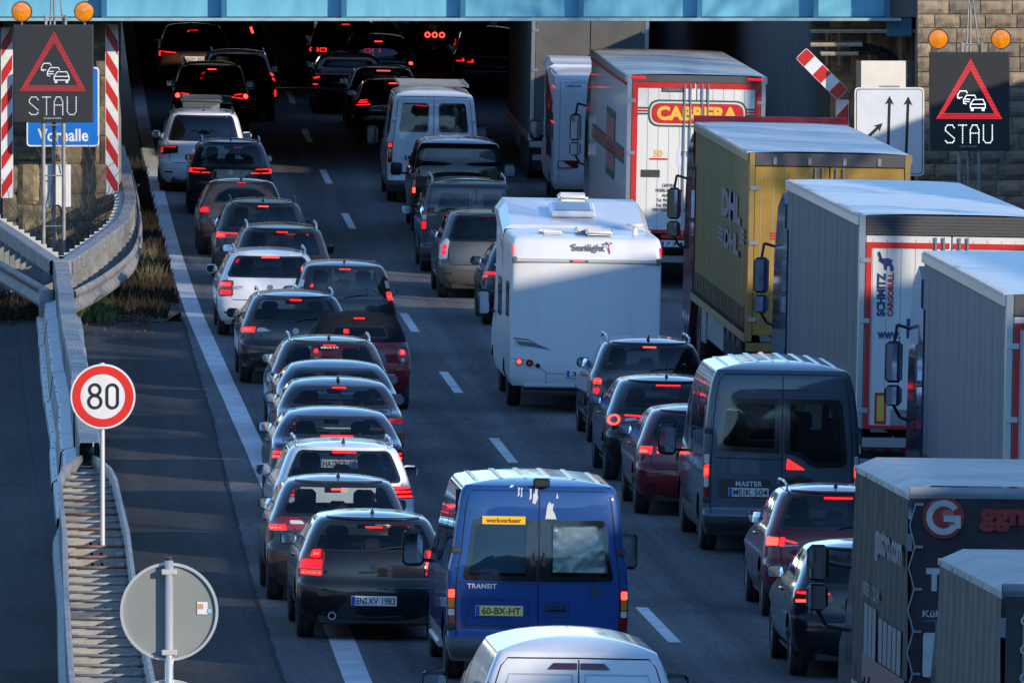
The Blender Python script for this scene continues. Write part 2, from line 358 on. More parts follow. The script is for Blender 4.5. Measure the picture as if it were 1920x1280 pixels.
# ------------------------------------------------------------------ vehicles: a shell made of stacked outlines, with panels laid on it
def inpoly(px, py, poly):
    c = np.zeros(px.shape, bool); n = len(poly)
    for i in range(n):
        x1, y1 = poly[i]; x2, y2 = poly[i - 1]
        if y1 == y2: continue
        t = ((y1 > py) != (y2 > py)) & (px < (x2 - x1) * (py - y1) / (y2 - y1) + x1)
        c ^= t
    return c
def inset(poly, d1, d2):
    xs = [p[0] for p in poly]; ys = [p[1] for p in poly]; cx = (max(xs) + min(xs)) / 2; cy = (max(ys) + min(ys)) / 2
    fx = max(.05, 1 - 2 * d1 / max(1e-6, max(xs) - min(xs))); fy = max(.05, 1 - 2 * d2 / max(1e-6, max(ys) - min(ys)))
    return [(cx + (x - cx) * fx, cy + (y - cy) * fy) for x, y in poly]
class Shell:
    def __init__(s, rear, front, width, z0, ze, dome, br=.42, n=2.8, bf=.7, nf=2.4):
        s.yr = pchip(rear); s.yf = pchip(front); s.w = pchip(width); s.z0 = z0; s.ze = ze; s.dome = dome; s.br = br; s.n = n; s.bf = bf; s.nf = nf
    def rear0(s, xi, z):
        xi = np.clip(xi, -.9995, .9995); w = s.w(z)
        return np.stack([xi * w, s.yr(z) + s.br * (1 - (1 - np.abs(xi) ** s.n) ** (1 / s.n)), z + 0 * xi], -1)
    def front0(s, xi, z):
        xi = np.clip(xi, -.9995, .9995); w = s.w(z)
        return np.stack([xi * w, s.yf(z) - s.bf * (1 - (1 - np.abs(xi) ** s.nf) ** (1 / s.nf)), z + 0 * xi], -1)
    def side0(s, y, z, sg):
        w = s.w(z); d = np.clip((y - s.yr(z)) / s.br, 0.0005, 1); e = np.clip((s.yf(z) - y) / s.bf, 0.0005, 1)
        x = w * np.minimum((1 - (1 - d) ** s.n) ** (1 / s.n), (1 - (1 - e) ** s.nf) ** (1 / s.nf))
        return np.stack([sg * x, y + 0 * z, z + 0 * y], -1)
    def _off(s, fn, a, z, off):
        a = np.asarray(a, float); z = np.asarray(z, float); P = fn(a, z)
        if not off: return P
        e = 2e-3; da = fn(a + e, z) - fn(a - e, z); dz = fn(a, z + e) - fn(a, z - e)
        n = np.cross(da, dz); n /= np.maximum(np.linalg.norm(n, axis=-1, keepdims=True), 1e-9)
        c = np.array([0, (s.yr(.8) + s.yf(.8)) / 2, .8]); sg = np.sign(np.sum(n * (P - c), -1, keepdims=True)); return P + n * sg * off
    def rear(s, xi, z, off=0): return s._off(s.rear0, xi, z, off)
    def front(s, xi, z, off=0): return s._off(s.front0, xi, z, off)
    def side(s, y, z, off=0, sg=-1): return s._off(lambda a, b_: s.side0(a, b_, sg), y, z, off)
    def mesh(s, hr=(), hf=(), hs=(), arches=(), clad=None, nz=44, Nr=33, Ns=54, Nf=17):
        zs = np.linspace(s.z0, s.ze, nz); cols = []; par = []; reg = []
        t = np.linspace(-1, 1, Nr); xr = .45 * t + .55 * np.sin(t * np.pi / 2); t = np.linspace(-1, 1, Nf); xf = np.sin(t * np.pi / 2)
        for xi in xr: cols.append(s.rear0(np.full(nz, xi), zs)); par.append(np.full(nz, xi)); reg.append(0)
        yrs = s.yr(zs) + s.br; yfs = s.yf(zs) - s.bf; tt = np.linspace(0, 1, Ns + 2)[1:-1]
        for k in tt: y = yrs + (yfs - yrs) * k; cols.append(np.stack([s.w(zs), y, zs], -1)); par.append(y); reg.append(1)
        for xi in xf[::-1]: cols.append(s.front0(np.full(nz, xi), zs)); par.append(np.full(nz, xi)); reg.append(2)
        for k in tt[::-1]: y = yrs + (yfs - yrs) * k; cols.append(np.stack([-s.w(zs), y, zs], -1)); par.append(y); reg.append(3)
        V = np.stack(cols, 1); A = np.stack(par, 1); nc = V.shape[1]; reg = np.array(reg)
        J = np.arange(nc); J2 = (J + 1) % nc
        C = (V[:-1][:, J] + V[:-1][:, J2] + V[1:][:, J] + V[1:][:, J2]) / 4
        both = reg[J] == reg[J2]; rr = np.where(both, reg[J], np.where(C[0, :, 0] > 0, 1, 3))
        ac = (A[:-1][:, J] + A[:-1][:, J2] + A[1:][:, J] + A[1:][:, J2]) / 4
        dele = np.zeros(C.shape[:2], bool); RR = np.broadcast_to(rr, dele.shape)
        for p in hr: dele |= (RR == 0) & inpoly(ac, C[..., 2], inset(p, .025, .022))
        for p in hf: dele |= (RR == 2) & inpoly(ac, C[..., 2], inset(p, .025, .022))
        sidey = (RR == 1) | (RR == 3) | ((RR != 1) & (np.abs(C[..., 0]) > .88 * s.w(C[..., 2])))
        for p in hs: dele |= sidey & inpoly(C[..., 1], C[..., 2], inset(p, .03, .02))
        VV = V.reshape(-1, 3)
        for (yw, zw, rad) in arches:
            d2 = (C[..., 1] - yw) ** 2 + (C[..., 2] - zw) ** 2
            cut = sidey & (d2 < rad * rad); dele |= cut
            touched = np.zeros(V.shape[:2], bool); kept = np.zeros(V.shape[:2], bool)
            for di in (0, 1):
                for dj, jj in ((0, J), (1, J2)):
                    sub = np.zeros(V.shape[:2], bool); sub[di:nz - 1 + di][:, jj] = cut; touched |= sub
                    sub = np.zeros(V.shape[:2], bool); sub[di:nz - 1 + di][:, jj] = ~cut & sidey; kept |= sub
            m = touched & kept; q = V[m]; dy = q[:, 1] - yw; dz = q[:, 2] - zw; l = np.maximum(np.hypot(dy, dz), 1e-6)
            V[m, 1] = yw + dy / l * rad; V[m, 2] = np.maximum(zw + dz / l * rad, s.z0)
        idx = np.arange(nz * nc).reshape(nz, nc)
        F = np.stack([idx[:-1][:, J], idx[:-1][:, J2], idx[1:][:, J2], idx[1:][:, J]], -1)
        keep = ~dele
        low = keep & (C[..., 2] < (clad if clad else -1)); top = keep & ~low
        verts = VV.tolist(); faces = F[top].tolist(); lowf = F[low].tolist()
        # roof: the last outline drawn in towards the middle line
        L0 = V[-1]; we = float(s.w(s.ze)); yc0 = float(s.yr(s.ze)); yc1 = float(s.yf(s.ze)); cy = (yc0 + yc1) / 2; hl = (yc1 - yc0) / 2
        prev = idx[-1].tolist()
        for k in (.03, .07, .13, .22, .36, .55, .75, .95):
            d = we * k; z = s.ze + s.dome * (1 - (1 - k) ** 2.6)
            ring = L0.copy(); ring[:, 0] *= (we - d) / we; ring[:, 1] = cy + (ring[:, 1] - cy) * (hl - d) / hl; ring[:, 2] = z
            o = len(verts); verts += ring.tolist(); cur = list(range(o, o + nc))
            faces += [(prev[j], prev[(j + 1) % nc], cur[(j + 1) % nc], cur[j]) for j in range(nc)]; prev = cur
        faces.append(tuple(prev))
        return verts, faces, lowf
def roof_z(S, x, y):
    we = float(S.w(S.ze)); d = max(0.0, min(we - abs(x), y - float(S.yr(S.ze)) - .02)); k = min(1, d / we)
    return S.ze + S.dome * (1 - (1 - k) ** 2.6)
def roof_rib(S, x, y0, y1, w, h):
    rows = []
    for i in range(13):
        y = y0 + (y1 - y0) * i / 12; t = h if 0 < i < 12 else -.004
        rows.append([(x - w, y, roof_z(S, x - w, y) - .004), (x - w * .7, y, roof_z(S, x, y) + t), (x + w * .7, y, roof_z(S, x, y) + t), (x + w, y, roof_z(S, x + w, y) - .004)])
    return MB().grid(rows)
def patch(S, fn, poly, off=.004, rings=(1, .75, .5, .25)):
    """closed panel lying on the shell"""
    mb = MB(); n = len(poly); cx = sum(p[0] for p in poly) / n; cz = sum(p[1] for p in poly) / n
    pa = np.array(poly)
    for k in rings: mb.v += fn(cx + (pa[:, 0] - cx) * k, cz + (pa[:, 1] - cz) * k, off).tolist()
    mb.v.append(fn(np.array([cx]), np.array([cz]), off)[0].tolist())
    for r in range(len(rings) - 1): mb.f += [(r * n + i, r * n + (i + 1) % n, (r + 1) * n + (i + 1) % n, (r + 1) * n + i) for i in range(n)]
    r = len(rings) - 1; mb.f += [(r * n + i, r * n + (i + 1) % n, len(mb.v) - 1) for i in range(n)]
    return mb
def ringpatch(S, fn, p1, p2, off=.005):
    mb = MB(); n = len(p1); a = np.array(p1); b_ = np.array(p2)
    mb.v = fn(a[:, 0], a[:, 1], off).tolist() + fn(b_[:, 0], b_[:, 1], off).tolist()
    mb.f = [(i, (i + 1) % n, n + (i + 1) % n, n + i) for i in range(n)]; return mb
def densify(path, step):
    out = []
    for a, b_ in zip(path[:-1], path[1:]):
        k = max(1, int(math.hypot(b_[0] - a[0], b_[1] - a[1]) / step))
        out += [(a[0] + (b_[0] - a[0]) * i / k, a[1] + (b_[1] - a[1]) * i / k) for i in range(k)]
    return out + [path[-1]]
def strip(mb, fn, path, w=.008, off=.0025, wa=1.0):
    p = np.array(densify(path, .06)); t = np.gradient(p, axis=0); t /= np.maximum(np.linalg.norm(t, axis=1, keepdims=True), 1e-9)
    nrm = np.stack([-t[:, 1] * wa, t[:, 0]], 1) * w / 2
    a = fn(p[:, 0] + nrm[:, 0], p[:, 1] + nrm[:, 1], off); b_ = fn(p[:, 0] - nrm[:, 0], p[:, 1] - nrm[:, 1], off)
    mb.grid([a.tolist(), b_.tolist()])
WH = {}
def wheel(parent, x, y, r, wd=.21, side=-1, steelrim=False):
    k = (round(r, 3), round(wd, 3), side, steelrim)
    if k not in WH:
        h = wd / 2
        ty = MB().lathe_x([(-h * .92, r * .60), (-h, r * .75), (-h * .96, r * .92), (-h * .78, r * .985), (-h * .5, r), (-h * .46, r * .985), (-h * .05, r * .985), (-h * .02, r), (h * .4, r), (h * .44, r * .985), (h * .78, r * .985), (h * .96, r * .92), (h, r * .75), (h * .92, r * .60)], 30)
        o = side * h * .88
        rm = MB().lathe_x([(o, r * .62), (o - side * .008, r * .58), (o - side * .05, r * .55), (o - side * .055, r * .2), (o - side * .01, r * .16), (o - side * .01, .001)], 30)
        if not steelrim:
            for i in range(5):
                a = 2 * math.pi * i / 5 + .3; c, s_ = math.cos(a), math.sin(a)
                rm.beam((o - side * .012, c * r * .12, s_ * r * .12), (o - side * .014, c * r * .57, s_ * r * .57), r * .2, .02, (1, 0, 0))
        WH[k] = (ty.mesh('tyre', blackr, True), rm.mesh('rim', rimm if not steelrim else steel_dk, False))
    t, m = WH[k]
    w = bpy.data.objects.new('wheel', None); COL.objects.link(w); w.parent = parent; w.location = (x, y, r); w.empty_display_size = .1
    link('tyre', t, w); link('rim', m, w)
    return w
def plate(parent, txt, loc, kind='D', w=.52, h=.112, tilt=0):
    """number plate facing backwards; kind D german, NL yellow, E spanish"""
    yy = platey if kind == 'NL' else platew
    pl = MB().box(-w / 2, w / 2, 0, .012, -h / 2, h / 2, .004).build('number_plate', yy, parent, loc=loc, rot=(tilt, 0, 0))
    MB().box(-w / 2 + .004, -w / 2 + .046, -.003, .001, -h / 2 + .004, h / 2 - .004).build('country_band', plateb, pl)
    if txt:
        if kind == 'D' and ':' in txt:
            a, b_ = txt.split(':'); n = len(a) + len(b_.replace(' ', '')) + 1.0
            W0 = w - .075; cw = W0 / (len(a) + len(b_) * .95 + .75); x = -w / 2 + .058
            wa = cw * len(a); text(a, blackp, pl, (x + wa / 2, -.004, 0), w=wa * .92, h=h * .70)
            x += wa
            MB().disc((x + cw * .36, -.004, .022), .016, 10).disc((x + cw * .36, -.004, -.022), .018, 10).build('seal', steel_dk, pl)
            x += cw * .75; wb_ = w / 2 - .014 - x; text(b_, blackp, pl, (x + wb_ / 2, -.004, 0), w=wb_ * .97, h=h * .70)
        else: text(txt, blackp, pl, (.022, -.004, 0), w=w - .10, h=h * .66)
    return pl
SEATS = {}
def seat_mesh():
    if 'm' in SEATS: return SEATS['m']
    mb = MB(); mb.box(-.24, .24, -.06, .10, 0, .58, .05); mb.box(-.13, .13, -.04, .07, .64, .86, .045); mb.bar((-.06, .02, .56), (-.06, .02, .68), .012, 6); mb.bar((.06, .02, .56), (.06, .02, .68), .012, 6)
    mb.box(-.25, .25, .05, .52, -.08, .08, .05)
    SEATS['m'] = mb.mesh('seat', fabric, True); return SEATS['m']
def interior(e, S, L, W, H, belt, rows=2, fy=None):
    fy = fy if fy else L * .47
    k = (H - .25) / 1.25
    for sx in (-1, 1): link('seat', seat_mesh(), e, (sx * W * .205, fy, .44 * k), (R(10), 0, 0), (1, 1, k))
    if rows > 1:
        for sx in (-1, 0, 1): link('seat', seat_mesh(), e, (sx * W * .225, fy - .86, .42 * k), (R(14), 0, 0), (.82, 1, k * .93))
    MB().box(-W * .40, W * .40, L * .655, L * .76, .55, belt - .03, .05).build('dashboard', blackm, e)
    mb = MB(); r = .18; cx, cy, cz = -W * .205, L * .62, belt - .10
    pts = [(cx + r * math.cos(t), cy + .05 * math.sin(t), cz + r * math.sin(t)) for t in [i * math.pi / 8 for i in range(17)]]
    mb.tube(pts, .014, 5); mb.bar((cx - r, cy, cz), (cx + r, cy, cz), .02, 5); mb.build('steering_wheel', blackm, e)
    MB().box(-.1, .1, L * .60, L * .60 + .03, H - .29, H - .22, .01).build('interior_mirror', blackm, e)
def mirrors(e, S, y, z, mat, sz=(.20, .13, .15), gap=.03, tall=False, right=True):
    for sg in (-1, 1):
        if sg > 0 and not right: continue
        x0 = float(S.side0(np.array(y), np.array(z), 1)[..., 0]) if S else gap - .10
        a, b_, c = sz; xc = sg * (x0 + (gap if S else .10) + a / 2)
        h = MB(); h.box(xc - a / 2, xc + a / 2, y - b_ / 2, y + b_ / 2, z - c / 2, z + c / 2, .04)
        h.beam((sg * (x0 - .03), y + .02, z - c * .35), (xc, y + .02, z - c * .3), .06, .04)
        o = h.build('mirror', mat, e, True)
        poly = rpoly([(xc - a * .43, z - c * .41), (xc + a * .43, z - c * .41), (xc + a * .43, z + c * .41), (xc - a * .43, z + c * .41)], .05)
        MB().plate(poly, y - b_ / 2 - .004, .004).build('mirror_glass', mirrorm, o)
def mx_(poly): return [(-a, b_) for a, b_ in poly][::-1]
def lamp(e, S, lens, lit=(), clear=(), hot=(), dim=(), amber=(), ring=(), lensm=None, sides=(-1, 1)):
    """a pair of tail lights; shapes are given on the right half as (fraction of half width, height)"""
    for sg in sides:
        f = (lambda p: p) if sg > 0 else mx_
        root = None
        for i, p in enumerate(lens):
            o = patch(S, S.rear, f(densify(p + [p[0]], .05)[:-1]), .008).build('tail_light', lensm or LENS, root or e, True)
            if root is None: root = o
        for nm, lst, mt in (('lit_segment', lit, LIT), ('lit_segment', hot, LITH), ('lit_segment', dim, LITD), ('reversing_lamp', clear, CLEAR), ('indicator', amber, AMBER)):
            for p in lst: patch(S, S.rear, f(densify(p + [p[0]], .05)[:-1]), .012, (1, .5)).build(nm, mt, root or e, True)
        for (p1, p2, mt) in ring: ringpatch(S, S.rear, f(p1), f(p2), .012).build('lit_segment', mt, root or e, True)
def box_p(x0, x1, z0, z1, r=.02): return rpoly([(x0, z0), (x1, z0), (x1, z1), (x0, z1)], r, 3)

def car(name, label, cat, u, Y, pm, L=4.2, W=1.78, H=1.48, kind='hatch', belt=.98, wt=None, wb_x=.86, wt_x=.80, yb=.12, yt=.5, br=.42, n=2.8,
        lights=None, stop=None, stopm=None, pl=None, plz=.78, plk='D', plx=0, rails=None, fin='rod', mcol=None, clad=None, badge=None, gl=None,
        wiper=True, spoiler=True, refl=None, roofm=None, group='cars queueing on the motorway', ze_d=.058, wheel_r=.32, yaw=0, seats=True, wing=True, rear=None,
        width=None, gaps=True, fog=True, name_txt=None, mirr=True, low=False, roofpaint=None, finx=0, exhaust=False, bumper_z=None, winpoly=None, brx=.14):
    e = thing_on_road(name, label, cat, u, Y, yaw, group)
    ze = H - ze_d; wt = wt or ze - .03
    if rear is None:
        if kind == 'sedan': rear = [(.20, .18), (.30, .06), (.45, 0), (.60, .0), (.68, .05), (.85, .07), (.96, .09), (1.0, .13), (1.025, .30), (1.05, .50), (1.10, .62), (wt, yt - .10), (ze, yt + .08)]; belt = 1.06
        else: rear = [(.20, .18), (.28, .07), (.42, .01), (.52, 0), (.64, .01), (.71, .06), (.85, .075), (belt - .06, .085 + (yb - .1) * .3), (belt, yb), (wt, yt - .06), (ze, yt)]
    front = [(.18, L - .2), (.3, L - .04), (.5, L), (.64, L - .03), (.76, L - .16), (.88, L - .62), (.97, L - 1.05), (1.01, L - 1.2), (ze - .05, L - 1.95), (ze, L - 2.05)]
    width = width or [(.18, .85), (.32, .945), (.5, .995), (.68, 1.0), (.84, .985), (belt - .04, .955), (belt + .02, .925), ((belt + ze) / 2, .845), (ze - .05, .755), (ze - .015, .72), (ze, .69)]
    S = Shell(rear, front, [(a, b_ * W / 2) for a, b_ in width], .20, ze, ze_d, br, n)
    wp = winpoly or rpoly([(-wb_x, belt + .02), (wb_x, belt + .02), (wt_x, wt), (-wt_x, wt)], [.09, .09, .07, .07])
    wsp = rpoly([(-.9, 1.03), (.9, 1.03), (.88, ze - .05), (-.88, ze - .05)], .05)
    wp = densify(wp + [wp[0]], .07)[:-1]; wsp = densify(wsp + [wsp[0]], .09)[:-1]
    sb = max(belt, .95) + .015; st = ze - .055; yq = float(S.yr(sb)) + br
    yra = .78 if L > 3.8 else .62; yfa = L - .82
    ymid = L * .47; sl = .34 if kind != 'sedan' else .55
    A0 = L - 1.42; A1 = L - 2.12
    q0 = yra - .12 if kind in ('suv', 'wagon', 'mpv') else yra + .12
    yts = max(float(S.yr(st)) + .22, q0 + (.22 if kind in ('suv', 'wagon', 'mpv') else .3))
    if kind in ('suv', 'wagon', 'mpv'):
        sides = [[(q0, sb + .04), (yra + .32, sb), (yra + .32, st), (yts, st)], [(yra + .39, sb), (ymid, sb), (ymid, st), (yra + .39, st)], [(ymid + .07, sb), (A0, sb), (A1, st), (ymid + .07, st)]]
    else:
        sides = [[(q0 + .15, sb + .03), (ymid, sb), (ymid, st), (max(yts, q0 + .5), st)], [(ymid + .07, sb), (A0, sb), (A1, st), (ymid + .07, st)]]
    sides = [rpoly(p, .05, 3) for p in sides]
    wr = wheel_r
    v, f, lf = S.mesh([wp], [wsp], sides, [(yra, wr, wr + .055), (yfa, wr, wr + .055)], clad)
    if roofpaint:
        zt = roofpaint[1]; up = [q for q in f if sum(v[i][2] for i in q) / len(q) > zt]; f = [q for q in f if sum(v[i][2] for i in q) / len(q) <= zt]
        mb = MB(); mb.v = v; mb.f = up; mb.build('soft_top', roofpaint[0], e, True)
    mb = MB(); mb.v = v; mb.f = f; mb.build('body', pm, e, True)
    if lf: mb = MB(); mb.v = v; mb.f = lf; mb.build('lower_cladding', darkm, e, True)
    und = MB(); und.box(-W * .36, W * .36, .12, L - .15, .19, .30, .02); und.box(-W * .45, W * .45, yra + wr + .07, yfa - wr - .07, .18, .42, .03); und.build('underbody', blackm, e)
    for yy in (yra, yfa):
        MB().box(-W * .5 + .26, W * .5 - .26, yy - wr - .05, yy + wr + .05, .25, 2 * wr + .08).build('wheel_housing', blackm, e)
        for sg in (-1, 1): wheel(e, sg * (W / 2 - .125), yy, wr, .205, sg)
    # glass
    g = gl or GL_P
    rw = patch(S, S.rear, inset(wp, .035, .02), .004, (1, .8, .6, .4, .2)).build('rear_window', g, e, True)
    ringpatch(S, S.rear, wp, inset(wp, .05, .03), .0055).build('window_border', FRIT, rw, True)
    patch(S, S.front, wsp, .004, (1, .8, .6, .4, .2)).build('windscreen', GL_C, e, True)
    for sg in (-1, 1):
        for p in sides:
            o = patch(S, lambda a, b_, off, sg=sg: S.side(a, b_, off, sg), densify(p + [p[0]], .1)[:-1], .004, (1, .6, .3)).build('side_window', GL_D if p is sides[-1] else g, e, True)
    if seats: interior(e, S, L, W, H, belt)
    if wiper:
        wmb = MB(); q = S.rear(np.array([.0, .12, .3, .5]), np.array([belt + .035, belt + .055, belt + .075, belt + .085]), .014); wmb.tube(q.tolist(), .009, 5); wmb.build('wiper', blackm, e)
    # tailgate and door joints
    if gaps:
        gp = MB(); tg = (.64 if kind != 'sedan' else .70)
        lo = rear and tg
        for sg in (-1, 1):
            strip(gp, S.rear, [(sg * wb_x * 1.0, belt + .02), (sg * .80, belt - .10), (sg * .76, tg + .06), (sg * .70, tg)], .011)
            for yy, zt in ((ymid + .035, sb), (A0 - .05, sb), (yra + .42, sb)):
                strip(gp, lambda a, b_, off, sg=sg: S.side(a, b_, off, sg), [(yy, .35 if yy > yra + .5 else .68), (yy, zt)], .010)
        strip(gp, S.rear, [(-.70, tg), (.70, tg)], .012); gp.build('panel_gap', gapm, e, True)
        hd = MB()
        for sg in (-1, 1):
            for yy in (ymid - .22, A0 - .95):
                P = S.side(np.array(yy), np.array(belt - .12), .012, sg); hd.box(P[0] - .012, P[0] + .012, yy, yy + .17, P[2] - .012, P[2] + .014, .006)
        hd.build('door_handle', pm, e)
    # lower bumper
    if not clad and fog:
        patch(S, S.rear, rpoly([(-.78, .215), (.78, .215), (.72, .33), (-.72, .33)], .05), .004, (1, .5)).build('bumper_insert', darkm, e, True)
    if refl != 0:
        for sg in (-1, 1):
            p = box_p(.70, .88, refl or .42, (refl or .42) + .03, .01)
            patch(S, S.rear, p if sg > 0 else mx_(p), .006, (1, .5)).build('reflector', LENSD, e, True)
    if exhaust:
        MB().disc((-W * .27, .05, .29), .045, 14, r0=.035, thick=.1).build('exhaust_pipe', alu, e)
    # lights
    if lights: lamp(e, S, **lights)
    if stop is not None:
        zc = stop if stop else wt + .005
        p = box_p(-brx, brx, (zc if winpoly else min(zc, wt - .028)) - .007, (zc if winpoly else min(zc, wt - .028)) + .009, .005); patch(S, S.rear, densify(p + [p[0]], .08)[:-1], .016, (1, .5)).build('high_brake_light', stopm or LIT, e, True)
    if spoiler:
        xs = np.linspace(-.88, .88, 17); rows = []
        for dz, dy, off in ((-.016, .0, 0), (-.012, -.030, 0), (-.002, -.040, 0), (.010, -.028, 0), (.022, .06, 0), (ze_d * .45, .24, 0)):
            P = S.rear0(xs, np.full(17, ze)); rows.append([(x, y + dy * (1 - abs(q / .88) ** 5 * .9 if dy < 0 else 1), z + dz) for (x, y, z), q in zip(P.tolist(), xs)])
        MB().grid(rows).build('roof_spoiler', pm, e, True)
    we = float(S.w(ze))
    if rails is not None:
        for sg in (-1, 1):
            y0 = yt + .12; y1 = L - 2.35; x = sg * (we - .02)
            pts = [(x, y0, ze + .01), (x, y0 + .03, ze + .055), (x, y0 + .12, ze + .085), (x, (y0 + y1) / 2, ze + .095), (x, y1, ze + .08), (x, y1 + .1, ze + .02)]
            MB().tube(pts, .017, 7).build('roof_rail', rails, e, True)
    zr = H - .004
    if fin == 'rod':
        a = MB().lathe_z([(.026, -.01), (.02, .02), (.004, .035)], 10, (finx, yt + .33, zr)); a.bar((finx, yt + .33, zr + .02), (finx, yt + .16, zr + .24), .0045, 5); a.build('antenna', blackm, e)
    elif fin == 'shark':
        P = [(yt + .22, 0), (yt + .42, 0), (yt + .26, .062), (yt + .235, .065)]
        a = MB(); nP = len(P); vs = [(sx * (.022 if z == 0 else .006) + finx, y, zr + z) for sx in (-1, 1) for y, z in P]
        a.add(vs, [(0, 1, 2, 3), (7, 6, 5, 4), (0, 4, 5, 1), (1, 5, 6, 2), (2, 6, 7, 3), (3, 7, 4, 0)]); a.build('antenna', blackm, e)
    if mirr: mirrors(e, S, L * .615, belt + .03, mcol or pm)
    if pl is not None:
        P = S.rear0(np.array(plx), np.array(plz)); plate(e, pl, (plx * W / 2, float(min(P[1], S.yr(plz - .05), S.yr(plz + .05))) - .016, plz), plk)
        rc = patch(S, S.rear, box_p(-.36, .36, plz - .075, plz + .085, .03), .003, (1, .5)); rc.build('plate_recess', darkm if clad else pm, e, True)
    if badge:
        zb_, r_, mt = badge; P = S.rear0(np.array(0.), np.array(zb_)); bd = MB().disc((0, P[1] - .012, zb_), r_, 20, thick=.012).build('badge', mt or chrome, e)
    if name_txt:
        for (s_, xx, zz, ww, mt) in name_txt:
            P = S.rear0(np.array(xx), np.array(zz)); text(s_, mt or chrome, e, (xx * W / 2, float(P[1]) - .008, zz), w=ww, bold=.02, rot=(math.pi / 2, 0, math.asin(max(-1, min(1, xx)) * 0)))
    e['_s'] = 0; del e['_s']
    return e, S
# ------------------------------------------------------------------ the setting
def interp(pts, y):
    return float(np.interp(y, [p[0] for p in pts], [p[1] for p in pts]))
SEAM = [(60, -5.3), (132.7, -4.71), (145.5, -4.57), (160.5, -4.37), (182, -4.12), (208, -4.02), (420, -4.0)]
EDGE = [(60, -4.6), (112, -3.98), (129.7, -3.79), (136.8, -3.69), (150, -3.58), (176, -3.52), (188, -3.53), (202, -3.57), (214, -3.63), (234, -3.66), (258, -3.67), (420, -3.7)]
def sheet(name, u0, u1, Y0, Y1, dz, mat, step=3.0, nu=6, parent=None):
    f0 = u0 if callable(u0) else (lambda y: u0); f1 = u1 if callable(u1) else (lambda y: u1)
    n = max(2, int((Y1 - Y0) / step)); rows = []
    for i in range(n + 1):
        y = Y0 + (Y1 - Y0) * i / n; a, c = f0(y), f1(y)
        rows.append([tuple(G(a + (c - a) * k / nu, y, dz)) for k in range(nu + 1)])
    o = MB().grid(rows).build(name, mat, parent); me = o.data; uvl = me.uv_layers.new(name='UVMap')
    for lp in me.loops:
        v = me.vertices[lp.vertex_index].co; uvl.data[lp.index].uv = (v.x - XD(v.y) + 20, v.y)
    return o
gm = M('dry_ground', (.016, .016, .015), .95, spec=.1, var=(.030, .028, .023), vscale=.25, bmp=.3)
struct(MB().grid([[(x, y, -2.0) for x in (-1500, -60, 60, 1500)] for y in (-300, 0, 200, 420, 3000)]).build('ground', gm))
seam = lambda y: interp(SEAM, y)
road = struct(sheet('road', seam, 9.4, 20, 420, 0, asphalt_m))
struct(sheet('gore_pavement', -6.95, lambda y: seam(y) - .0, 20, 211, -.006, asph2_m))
struct(sheet('opposite_road', -19, -6.9, 20, 420, -.03, opp_m))
soil = M('leaf_litter_soil', (.028, .022, .016), .95, var=(.060, .047, .032), vscale=2.0, bmp=.6, bdist=.03)
def verge_grid():
    rows = []; r = random.Random(3)
    for i in range(80):
        y = 210.6 + i * .66; a = -9.0 if y > 209 else -6.9; c = min(-4.02, -4.02 + (0 if y > 214 else (214 - y) * -.1))
        rows.append([tuple(G(a + (c - a) * k / 16, y, .005 + (.06 * math.sin(math.pi * k / 16) + r.uniform(-.02, .02)) * (1 if 0 < k < 16 and i > 2 else 0))) for k in range(17)])
    return rows
struct(MB().grid(verge_grid()).build('verge', soil))
# tar joint between the two surfacings
tj = MB()
r = random.Random(5); A = []; B = []
for i in range(170):
    y = 118 + i * .56; w = r.uniform(.012, .04); d = r.uniform(-.012, .012); A.append(tuple(G(seam(y) + d - w, y, .004))); B.append(tuple(G(seam(y) + d + w * .6, y, .004)))
tj.grid([A, B]).build('tar_joint', M('joint_dust', (.052, .053, .055), .9, spec=.05, var=(.030, .031, .034), vscale=6), road)
# painted lines
def painted(name, ua, ub, y0, y1, step=1.5):
    n = max(2, int((y1 - y0) / step)); rows = []
    for i in range(n + 1):
        y = y0 + (y1 - y0) * i / n; a = ua(y) if callable(ua) else ua; c = ub(y) if callable(ub) else ub
        rows.append([tuple(G(a, y, .004)), tuple(G(c, y, .004))])
    return MB().grid(rows).build(name, MATS['line'], road)
painted('edge_line', lambda y: interp(EDGE, y) - .30, lambda y: interp(EDGE, y), 60, 400)
for i in range(-3, 15):
    y = 137.2 + 17.97 * i
    painted('lane_dash', -.075, .075, y, y + 6)
    painted('lane_dash', 3.68, 3.82, y + 3, y + 9)
painted('edge_line', 7.35, 7.6, 60, 400)

# ---- bridge
BY = 236.0
bz = at(960, 37, BY).z
blue_m = M('blue_girder_paint', (.135, .40, .53), .5, coat=.1, var=(.075, .25, .36), vscale=2.2, sx=(1, 1, .22), bmp=.03, lo=.42, hi=.8)
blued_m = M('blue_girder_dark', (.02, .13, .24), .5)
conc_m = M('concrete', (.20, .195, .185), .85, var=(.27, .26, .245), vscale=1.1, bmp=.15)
conc_d = M('deck_concrete', (.16, .155, .15), .9, var=(.22, .215, .20), vscale=.9, bmp=.3, sx=(1, 1, .2))  # tone lifted so the decks bounce more light downwards
br = thing('road_bridge', 'blue steel girder bridge crossing over the motorway', 'bridge', (0, BY, bz))
xs = [at(px, 20, BY).x for px in (-480, -255, -30, 195, 420, 645, 868, 1090, 1312, 1530, 1664)]
for a, c in zip(xs[:-1], xs[1:]):
    MB().box(a + .05, c - .05, .30, .33, .05, 1.6).build('girder_panel', blue_m, br)
for x in xs:
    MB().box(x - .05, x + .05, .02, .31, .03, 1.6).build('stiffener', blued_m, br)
MB().box(xs[0], at(1690, 30, BY).x, -.04, .55, -.03, .03, .006).build('bottom_flange', M('flange_paint', (.30, .42, .45), .5, var=(.22, .33, .36), vscale=3), br)
